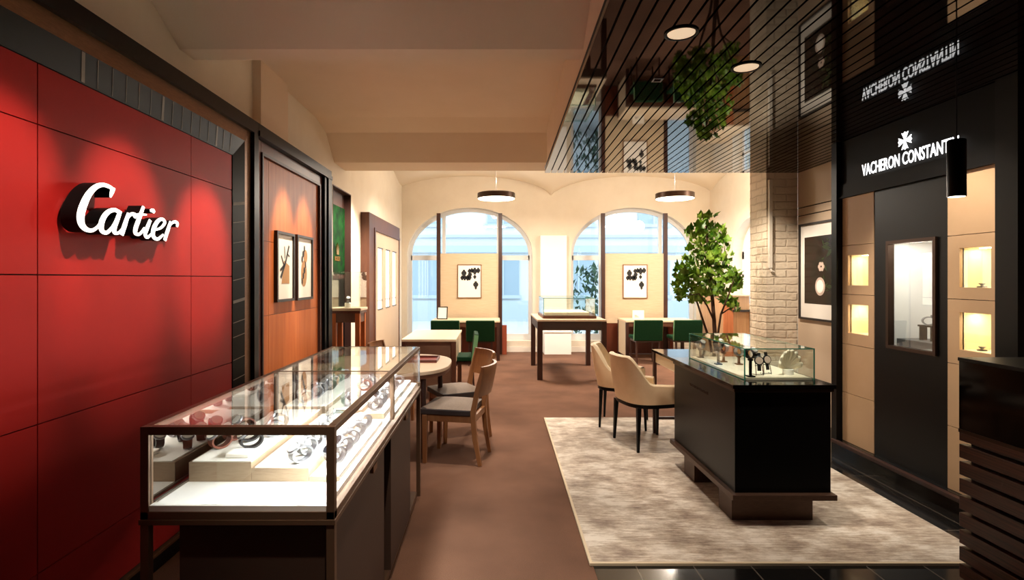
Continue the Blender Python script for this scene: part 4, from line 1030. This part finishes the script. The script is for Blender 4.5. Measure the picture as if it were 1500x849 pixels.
# white wall cabinet between the windows
wc = thing('wall_cabinet', 'tall white panel box on the back wall between the two windows', 'cabinet', (1.24, 11.15, .76))
MB().box(.97, 1.50, 11.10, 11.199, .76, 2.38).build('body', M['whitelit'], wc, bevel=.004)
lb = thing('low_cabinet', 'low white box cabinet on the floor behind the display table', 'cabinet', (1.27, 11.0, 0))
MB().box(1.02, 1.55, 10.80, 11.18, .002, .44).build('body', M['whitelit'], lb, bevel=.004)
MB().box(1.0, 1.57, 10.78, 11.18, .44, .46).build('top', M['whitelit'], lb)

# display table with glass case, centre back
vt = thing('display_table', 'dark wooden table carrying a low glass case before the back wall', 'table', (1.17, 8.78, 0))
x0, x1, y0, y1 = .66, 1.685, 8.08, 9.50
MB().box(x0, x1, y0, y1, .865, .892).build('tabletop', M['tabletop'], vt, bevel=.002)
MB().box(x0 + .07, x1 - .07, y0 + .012, y0 + .04, .735, .865).build('apron', M['brownlac'], vt)
MB().box(x0 + .07, x1 - .07, y1 - .04, y1 - .012, .735, .865).build('apron', M['brownlac'], vt)
for x in (x0 + .012, x1 - .04): MB().box(x, x + .028, y0 + .08, y1 - .08, .735, .865).build('apron', M['brownlac'], vt)
for x in (x0, x1 - .075):
    for y in (y0, y1 - .075): MB().box(x, x + .075, y, y + .075, .001, .865).build('leg', M['walnutd'], vt)
tc_ = thing('table_showcase', 'low glass case with cream pad on the dark display table', 'display case', (1.17, 8.75, .8925))
MB().box(.76, 1.58, 8.32, 9.2, .8925, .935).build('base', M['walnut'], tc_, bevel=.003)
MB().box(.80, 1.48, 8.38, 9.12, .935, .985).build('pad', M['creampad'], tc_, bevel=.004)
mb = MB(); mb.box(.775, 1.565, 8.335, 8.341, .935, 1.20); mb.build('front_pane', M['glass'], tc_)
MB().box(.775, 1.565, 9.18, 9.186, .935, 1.20).build('back_pane', M['glass'], tc_)
for x in (.775, 1.559): MB().box(x, x + .006, 8.341, 9.18, .935, 1.20).build('side_pane', M['glass'], tc_)
MB().box(.775, 1.565, 8.335, 9.186, 1.20, 1.206).build('top_pane', M['glass'], tc_)
mb = MB()
for x in (.775, 1.562): mb.box(x - .003, x + .005, 8.332, 8.34, .935, 1.208); mb.box(x - .003, x + .005, 8.332, 9.19, 1.2, 1.208)
for y in (8.332, 9.182): mb.box(.772, 1.567, y, y + .008, 1.2, 1.208)
mb.build('glass_edges', M['glassedge'], tc_)

# pedestal vitrine, left
pv = thing('pedestal_table', 'tall wooden pedestal table standing in front of the green recess', 'pedestal', (-1.68, 6.36, 0))
x0, x1, y0, y1 = -1.858, -1.50, 6.20, 6.54
MB().box(x0, x1, y0, y1, 1.135, 1.165).build('top', M['tabletop'], pv, bevel=.003)
MB().box(x0 + .01, x1 - .01, y0 + .01, y1 - .01, 1.105, 1.135).build('top_band', M['cherryd'], pv)
for x in (x0 + .018, x1 - .07):
    for y in (y0 + .018, y1 - .07): MB().box(x, x + .052, y, y + .052, .001, 1.105).build('leg', M['cherry'], pv)
mb = MB(); mb.box(x0 + .07, x1 - .07, y0 + .024, y0 + .044, 1.0, 1.105); mb.box(x0 + .07, x1 - .07, y1 - .044, y1 - .024, 1.0, 1.105); mb.box(x0 + .024, x0 + .044, y0 + .07, y1 - .07, 1.0, 1.105); mb.box(x1 - .044, x1 - .024, y0 + .07, y1 - .07, 1.0, 1.105); mb.build('apron', M['walnut'], pv)
pg = thing('glass_cover', 'glass cover with one watch stand on top of the wooden pedestal table', 'display case', (-1.68, 6.36, 1.1655))
z0, z1 = 1.1655, 1.575
for nm, b in (('front_pane', (x0 + .01, x1 - .01, y0 + .01, y0 + .016, z0, z1)), ('back_pane', (x0 + .01, x1 - .01, y1 - .016, y1 - .01, z0, z1)), ('side_pane', (x0 + .01, x0 + .016, y0 + .016, y1 - .016, z0, z1)), ('side_pane', (x1 - .016, x1 - .01, y0 + .016, y1 - .016, z0, z1)), ('top_pane', (x0 + .01, x1 - .01, y0 + .01, y1 - .01, z1, z1 + .006))): MB().box(*b).build(nm, M['glass'], pg)
ws = thing('watch_cushion', 'white watch cushion under the pedestal glass cover', 'display cushion', (-1.68, 6.34, 1.166))
MB().lathe([(.04, 0), (.04, .05), (.034, .056)], (-1.68, 6.34, 1.166), 20).build('cushion', M['cushion'], ws, smooth=40)
place_watch('steel', (-1.68, 6.34, 1.2225), .3, 'steel bracelet watch on the white cushion under the pedestal glass cover', 'watch under the pedestal glass')

place_watch('steel', (XV + .165, 3.965, 1.1625), 1.2, 'steel watch on the black frame stand in the central lit window', 'watch in the central window')

# ------------------------------------------------------------------ pendant lamps
def pendant(label, x, y, z):
    t = thing('pendant_lamp', label, 'pendant light', (x, y, z), 'flat round pendant lamps')
    MB().lathe([(.305, .003), (.31, 0), (.31, .085), (.305, .09), (.05, .092)], (x, y, z), 48).build('shade', M['brz2'], t, smooth=40)
    MB().lathe([(.302, -.002), (.302, .002)], (x, y, z), 48).build('diffuser', M['lampface'], t)
    MB().tube([(x, y, z + .09), (x, y, 3.605)], .0025, 8).build('cable', M['steel'], t)
    return t
for u, lab in ((727, 'flat round bronze pendant lamp before the left arched window'), (988.5, 'flat round bronze pendant lamp before the right arched window')):
    x, y, z = W(u, 291, 9.0); pendant(lab, x, y, z)

# ------------------------------------------------------------------ indoor tree
tp = thing('indoor_tree', 'tall leafy indoor tree with slim trunks behind the island counter', 'tree', (2.58, 6.35, .004))
bx, by = 2.60, 6.25
MB().lathe([(.12, 0), (.15, .02), (.17, .34), (.155, .345), (.15, .30)], (bx, by, .005), 28).build('pot', M['pot'], tp, smooth=40)
MB().lathe([(.149, .29), (.149, .30)], (bx, by, .005), 28).build('soil', M['bark'], tp)
mb = MB()
def uvp(u, v, y=6.25): return Vector(W(u, v, y))
trunks = [[(bx, by, .30), uvp(1049, 520), uvp(1046, 470), uvp(1043, 430), uvp(1040, 390), uvp(1036, 350), uvp(1034, 325)],
          [(bx - .03, by + .02, .30), uvp(1040, 500, 6.3), uvp(1030, 470, 6.3), uvp(1022, 445, 6.35), uvp(1012, 420, 6.35), uvp(1005, 400, 6.35)],
          [(bx + .02, by + .03, .30), uvp(1050, 500), uvp(1056, 460, 6.15), uvp(1068, 430, 6.1), uvp(1074, 412, 6.1)],
          [uvp(1046, 470), uvp(1036, 448, 6.1), uvp(1024, 430, 6.0), uvp(1010, 432, 5.95)],
          [uvp(1043, 430), uvp(1052, 405, 6.35), uvp(1060, 380, 6.4), uvp(1062, 360, 6.4)],
          [uvp(1040, 390), uvp(1030, 370, 6.2), uvp(1024, 345, 6.15)], [uvp(1056, 460, 6.15), uvp(1068, 452, 6.2), uvp(1077, 450, 6.2)]]
for k, p in enumerate(trunks):
    r0 = (.03, .018, .017, .012, .012, .010, .009)[k]; mb.tube(p, [r0 * (1 - .65 * i / (len(p) - 1)) for i in range(len(p))], 8)
mb.build('trunk', M['bark'], tp, smooth=60)
mb = MB(); r = random.Random(11)
blobs = [(1035, 322, 10, 9, .10, 14), (1021, 345, 16, 15, .14, 34), (1042, 345, 18, 17, .15, 40), (1030, 368, 22, 14, .18, 44), (1058, 352, 10, 14, .12, 18), (1056, 378, 20, 18, .18, 44), (1012, 385, 15, 10, .13, 22), (1000, 402, 16, 14, .15, 40), (1020, 410, 22, 20, .2, 60), (1004, 428, 18, 18, .17, 48), (1022, 437, 16, 14, .16, 36), (1046, 402, 24, 18, .2, 54), (1052, 425, 20, 14, .18, 40), (1074, 414, 14, 18, .15, 40), (1066, 436, 14, 14, .14, 28), (1075, 455, 9, 9, .08, 12), (1040, 385, 22, 16, .18, 34)]
lobed = [(0, 0), (.22, .18), (.48, .12), (.42, .36), (.5, .62), (.28, .6), (.16, .82), (0, 1.02)]
out = lobed + [(-a, b) for a, b in reversed(lobed[1:-1])]
for (u, v, ru, rv, dy, n) in blobs:
    for _ in range(int(n * .74)):
        while True:
            a, b, c_ = r.uniform(-1, 1), r.uniform(-1, 1), r.uniform(-1, 1)
            if a * a + b * b + c_ * c_ < 1: break
        p = uvp(u + a * ru, v + b * rv, 6.25 + c_ * dy * 1.3); s = r.uniform(.065, .115)
        T = Matrix.Translation(p) @ Matrix.Rotation(r.uniform(0, 2 * PI), 4, 'Z') @ Matrix.Rotation(r.uniform(.5, 2.2), 4, 'X') @ Matrix.Rotation(r.uniform(-.5, .5), 4, 'Y')
        vs = [(x * s, y * s, -.35 * s * abs(x) - .18 * s * y * y) for x, y in out] + [(0, .45 * s, .02 * s)]
        k = len(out); mb.add(vs, [(i, (i + 1) % k, k) for i in range(k)], 0, T)
mb.build('foliage', M['leaf'], tp, smooth=None, fix=False)

# sideboard by the right window of the back room
sb = thing('sideboard', 'wooden plank cabinet under the right side window, behind the tree', 'cabinet', (4.2, 9.8, 0))
MB().box(4.02, 4.44, 9.45, 10.6, .002, 1.20).build('body', M['tanplank'], sb)
MB().box(4.0, 4.44, 9.42, 10.62, 1.20, 1.225).build('top', M['desktop'], sb)
MB().box(3.98, 4.14, 9.40, 9.45, .002, 1.19).build('corner_post', M['orange'], sb)
MB().box(4.12, 4.44, 9.38, 9.45, .93, .965).build('rail', M['pframe'], sb)

# ------------------------------------------------------------------ outside
struct(MB().add([(-25, 11.6, -.05), (30, 11.6, -.05), (30, 40, -.05), (-25, 40, -.05)], [(0, 1, 2, 3)]).build('street_ground', M['street'], fix=False))
bl = thing('apartment_building', 'pale rendered building across the street seen through the arched windows', 'building', (1, 21, -.05))
MB().box(-14, 16, 20, 24, -.05, 9).build('facade', M['facade'], bl)
mb = MB(); mb.box(-14, 16, 19.8, 20, 2.45, 2.7); mb.box(-14, 16, 19.88, 20, 3.0, 3.1); mb.box(-14, 16, 19.85, 20, -.05, .7); mb.build('string_course', M['facade2'], bl)
for k in range(9):
    x = -11.2 + k * 2.75
    for z0, z1 in ((.9, 2.2), (3.5, 5.2)):
        q = MB().box(x, x + 1.15, 19.93, 20.0, z0, z1).build('window', M['facwin'], bl); MB().box(x - .1, x + 1.25, 19.9, 19.93, z0 - .12, z0).box(x + .55, x + .6, 19.9, 19.93, z0, z1).build('window_bars', M['facade2'], q)
hd = MB(); r = random.Random(4)
for k in range(900):
    p = Vector((3.0 + r.gauss(0, .45), 14.3 + r.gauss(0, .3), 1.0 + r.uniform(-1.0, .85))); s = r.uniform(.05, .12)
    T = Matrix.Translation(p) @ Matrix.Rotation(r.uniform(0, 6.28), 4, 'Z') @ Matrix.Rotation(r.uniform(0, 3), 4, 'X')
    hd.add([(-s * .5, 0, 0), (0, -s, 0), (s * .5, 0, 0), (0, s, .05)], [(0, 1, 2, 3)], 0, T)
tag(hd.build('street_bush', M['hedge'], fix=False), 'dark green bush outside, through the lower left pane of the right window', 'bush')
# ------------------------------------------------------------------ lights
WARM = (1.0, .82, .64); WARM2 = (1.0, .88, .74); NEUT = (1.0, .975, .945)
def aim(o, p, q):
    o.location = p; d = Vector(q) - Vector(p); o.rotation_euler = d.to_track_quat('-Z', 'Y').to_euler()
def spot(name, p, q, w, deg, col=WARM, blend=.5, rad=.03):
    l = bpy.data.lights.new(name, 'SPOT'); l.energy = w; l.spot_size = math.radians(deg); l.spot_blend = blend; l.color = col; l.shadow_soft_size = rad
    o = bpy.data.objects.new(name, l); COL.objects.link(o); aim(o, p, q); return o
def area(name, p, q, w, sx_, sy_, col=NEUT):
    l = bpy.data.lights.new(name, 'AREA'); l.shape = 'RECTANGLE'; l.size = sx_; l.size_y = sy_; l.energy = w; l.color = col
    o = bpy.data.objects.new(name, l); COL.objects.link(o); aim(o, p, q); return o
def point(name, p, w, r, col=WARM2):
    l = bpy.data.lights.new(name, 'POINT'); l.energy = w; l.shadow_soft_size = r; l.color = col
    o = bpy.data.objects.new(name, l); COL.objects.link(o); o.location = p; return o
# wall washers on the red wall and on the wood panel
for y in (1.92, 2.56, 3.28): spot('red_wall_washer', (-.62, y, 3.12 if y < 2.3 else 3.05 if y < 3 else 2.84), (-1.74, y, 1.66), 215, 28, WARM2, .75)
for y in (4.57, 5.06): spot('wood_wall_washer', (-1.2, y, 3.1), (-1.74, y, 1.55), 320, 30, WARM, .7)
# inside the glass showcase
area('showcase_light', (cx1 - .05, 2.21, cz1 - .036), (cx1 - .3, 2.21, .80), 19, .05, .95, (1, 1, 1)).rotation_euler = (0, math.radians(25), 0)
area('showcase_light', (cx1 - .05, 3.22, cz1 - .036), (cx1 - .3, 3.22, .80), 17, .05, .9, (1, 1, 1)).rotation_euler = (0, math.radians(25), 0)
# ceiling spots of the front room, plus one added behind the camera
spot('ceiling_spot', (-.2, 1.0, 3.15), (-.1, 2.6, 0), 190, 50, WARM, .8)
spot('ceiling_spot', (.1, 4.0, 3.1), (-.3, 4.6, .4), 200, 46, WARM2, .7)
spot('ceiling_spot', (-.75, 4.6, 3.1), (-.8, 4.95, .7), 110, 46, WARM2, .7)
spot('ceiling_spot', (.1, 5.6, 3.1), (.1, 6.4, 0), 220, 60, WARM2, .8)
spot('ceiling_spot', (.2, -.8, 3.1), (.3, .8, 0), 70, 50, WARM, .8)  # unseen spot added behind the camera for bounced ambient light
# slatted ceiling spots, plus one added for the glass box
spot('slat_spot', (.91, 2.63, SZ - .02), (1.0, 3.4, 0), 100, 70, WARM2, .7)
spot('slat_spot', (1.52, 3.1, SZ - .02), (1.75, 3.7, .87), 85, 50, WARM2, .7)
spot('slat_spot', (1.80, 3.3, SZ - .02), (1.79, 3.8, .9), 90, 26, NEUT, .6)  # added narrow spot, brightens the contents of the glass box
spot('slat_spot', (1.0, 4.6, SZ - .02), (1.2, 4.9, 0), 130, 60, WARM2, .7)
spot('slat_spot', (2.45, 4.2, SZ - .02), (2.9, 3.9, 0), 80, 60, WARM2, .8)
spot('slat_spot', (2.3, 5.0, SZ - .02), (3.4, 5.5, 1.5), 110, 60, WARM2, .8)
spot('slat_spot', (2.2, 5.4, SZ - .02), (3.2, 6.2, 1.2), 120, 60, WARM2, .8)
spot('slat_spot', (2.3, 3.3, SZ - .02), (3.0, 3.6, 1.4), 90, 80, WARM2, .8)
spot('cylinder_light', (2.36, 2.78, 1.91), (2.36, 2.9, 0), 30, 60, WARM2, .6)
# niches and window
for (h0, h1) in ((4.364, 4.614), (3.288, 3.512)):
    for d in (1.285, 1.697): area('niche_light', (XV + .10, (h0 + h1) / 2, d - .008), (XV + .10, (h0 + h1) / 2, d - 1), .5, .08, .18, (1, .93, .78))
area('window_light', (XV + .14, 3.925, 1.766), (XV + .16, 3.925, 1.0), 2, .08, .36, NEUT)
# back room
for u in (727, 988.5):
    x, y, z = W(u, 291, 9.0)
    area('pendant_down', (x, y, z - .01), (x, y, 0), 110, .5, .5, WARM2)
    point('pendant_up', (x, y, z + .3), 50, .1, WARM2)
spot('back_spot', (-.7, 6.6, 2.84), (-.8, 7.4, .7), 90, 60, WARM2, .7)
spot('back_spot', (-1.0, 6.6, 2.84), (-1.865, 7.0, 1.5), 520, 80, WARM2, .8)
spot('back_spot', (.9, 6.7, 2.84), (1.2, 8.6, .8), 90, 50, WARM2, .7)
spot('back_spot', (-.7, 8.2, 3.3), (-1.8, 8.9, 1.4), 70, 80, WARM2, .8)
spot('back_spot', (1.4, 6.7, 2.84), (2.6, 6.3, 1.5), 120, 60, WARM2, .8)  # added spot from the left, brightens the tree foliage
point('back_fill_lamp', (3.9, 8.2, 2.9), 40, .15, WARM2)

# ------------------------------------------------------------------ sky and camera
wd_ = bpy.data.worlds.new('World'); SC.world = wd_; wd_.use_nodes = True
bg = wd_.node_tree.nodes['Background']; bg.inputs['Color'].default_value = (.86, .93, 1.0, 1); bg.inputs['Strength'].default_value = 3.7
cam = bpy.data.cameras.new('Camera'); co_ = bpy.data.objects.new('Camera', cam); COL.objects.link(co_)
co_.location = (0, 0, EYE); co_.rotation_euler = (PI / 2, 0, 0)
cam.sensor_fit = 'HORIZONTAL'; cam.sensor_width = 36; cam.lens = 36 * F / 1500
cam.shift_x = (750 - U0) / 1500; cam.shift_y = -(424.5 - V0) / 1500; cam.clip_start = .02; cam.clip_end = 200
SC.camera = co_
vs_ = SC.view_settings
SC.display_settings.display_device = 'sRGB'
vs_.view_transform = 'Standard'; vs_.look = 'None'; vs_.gamma = 1.0; vs_.use_curve_mapping = False; vs_.exposure = 0.0
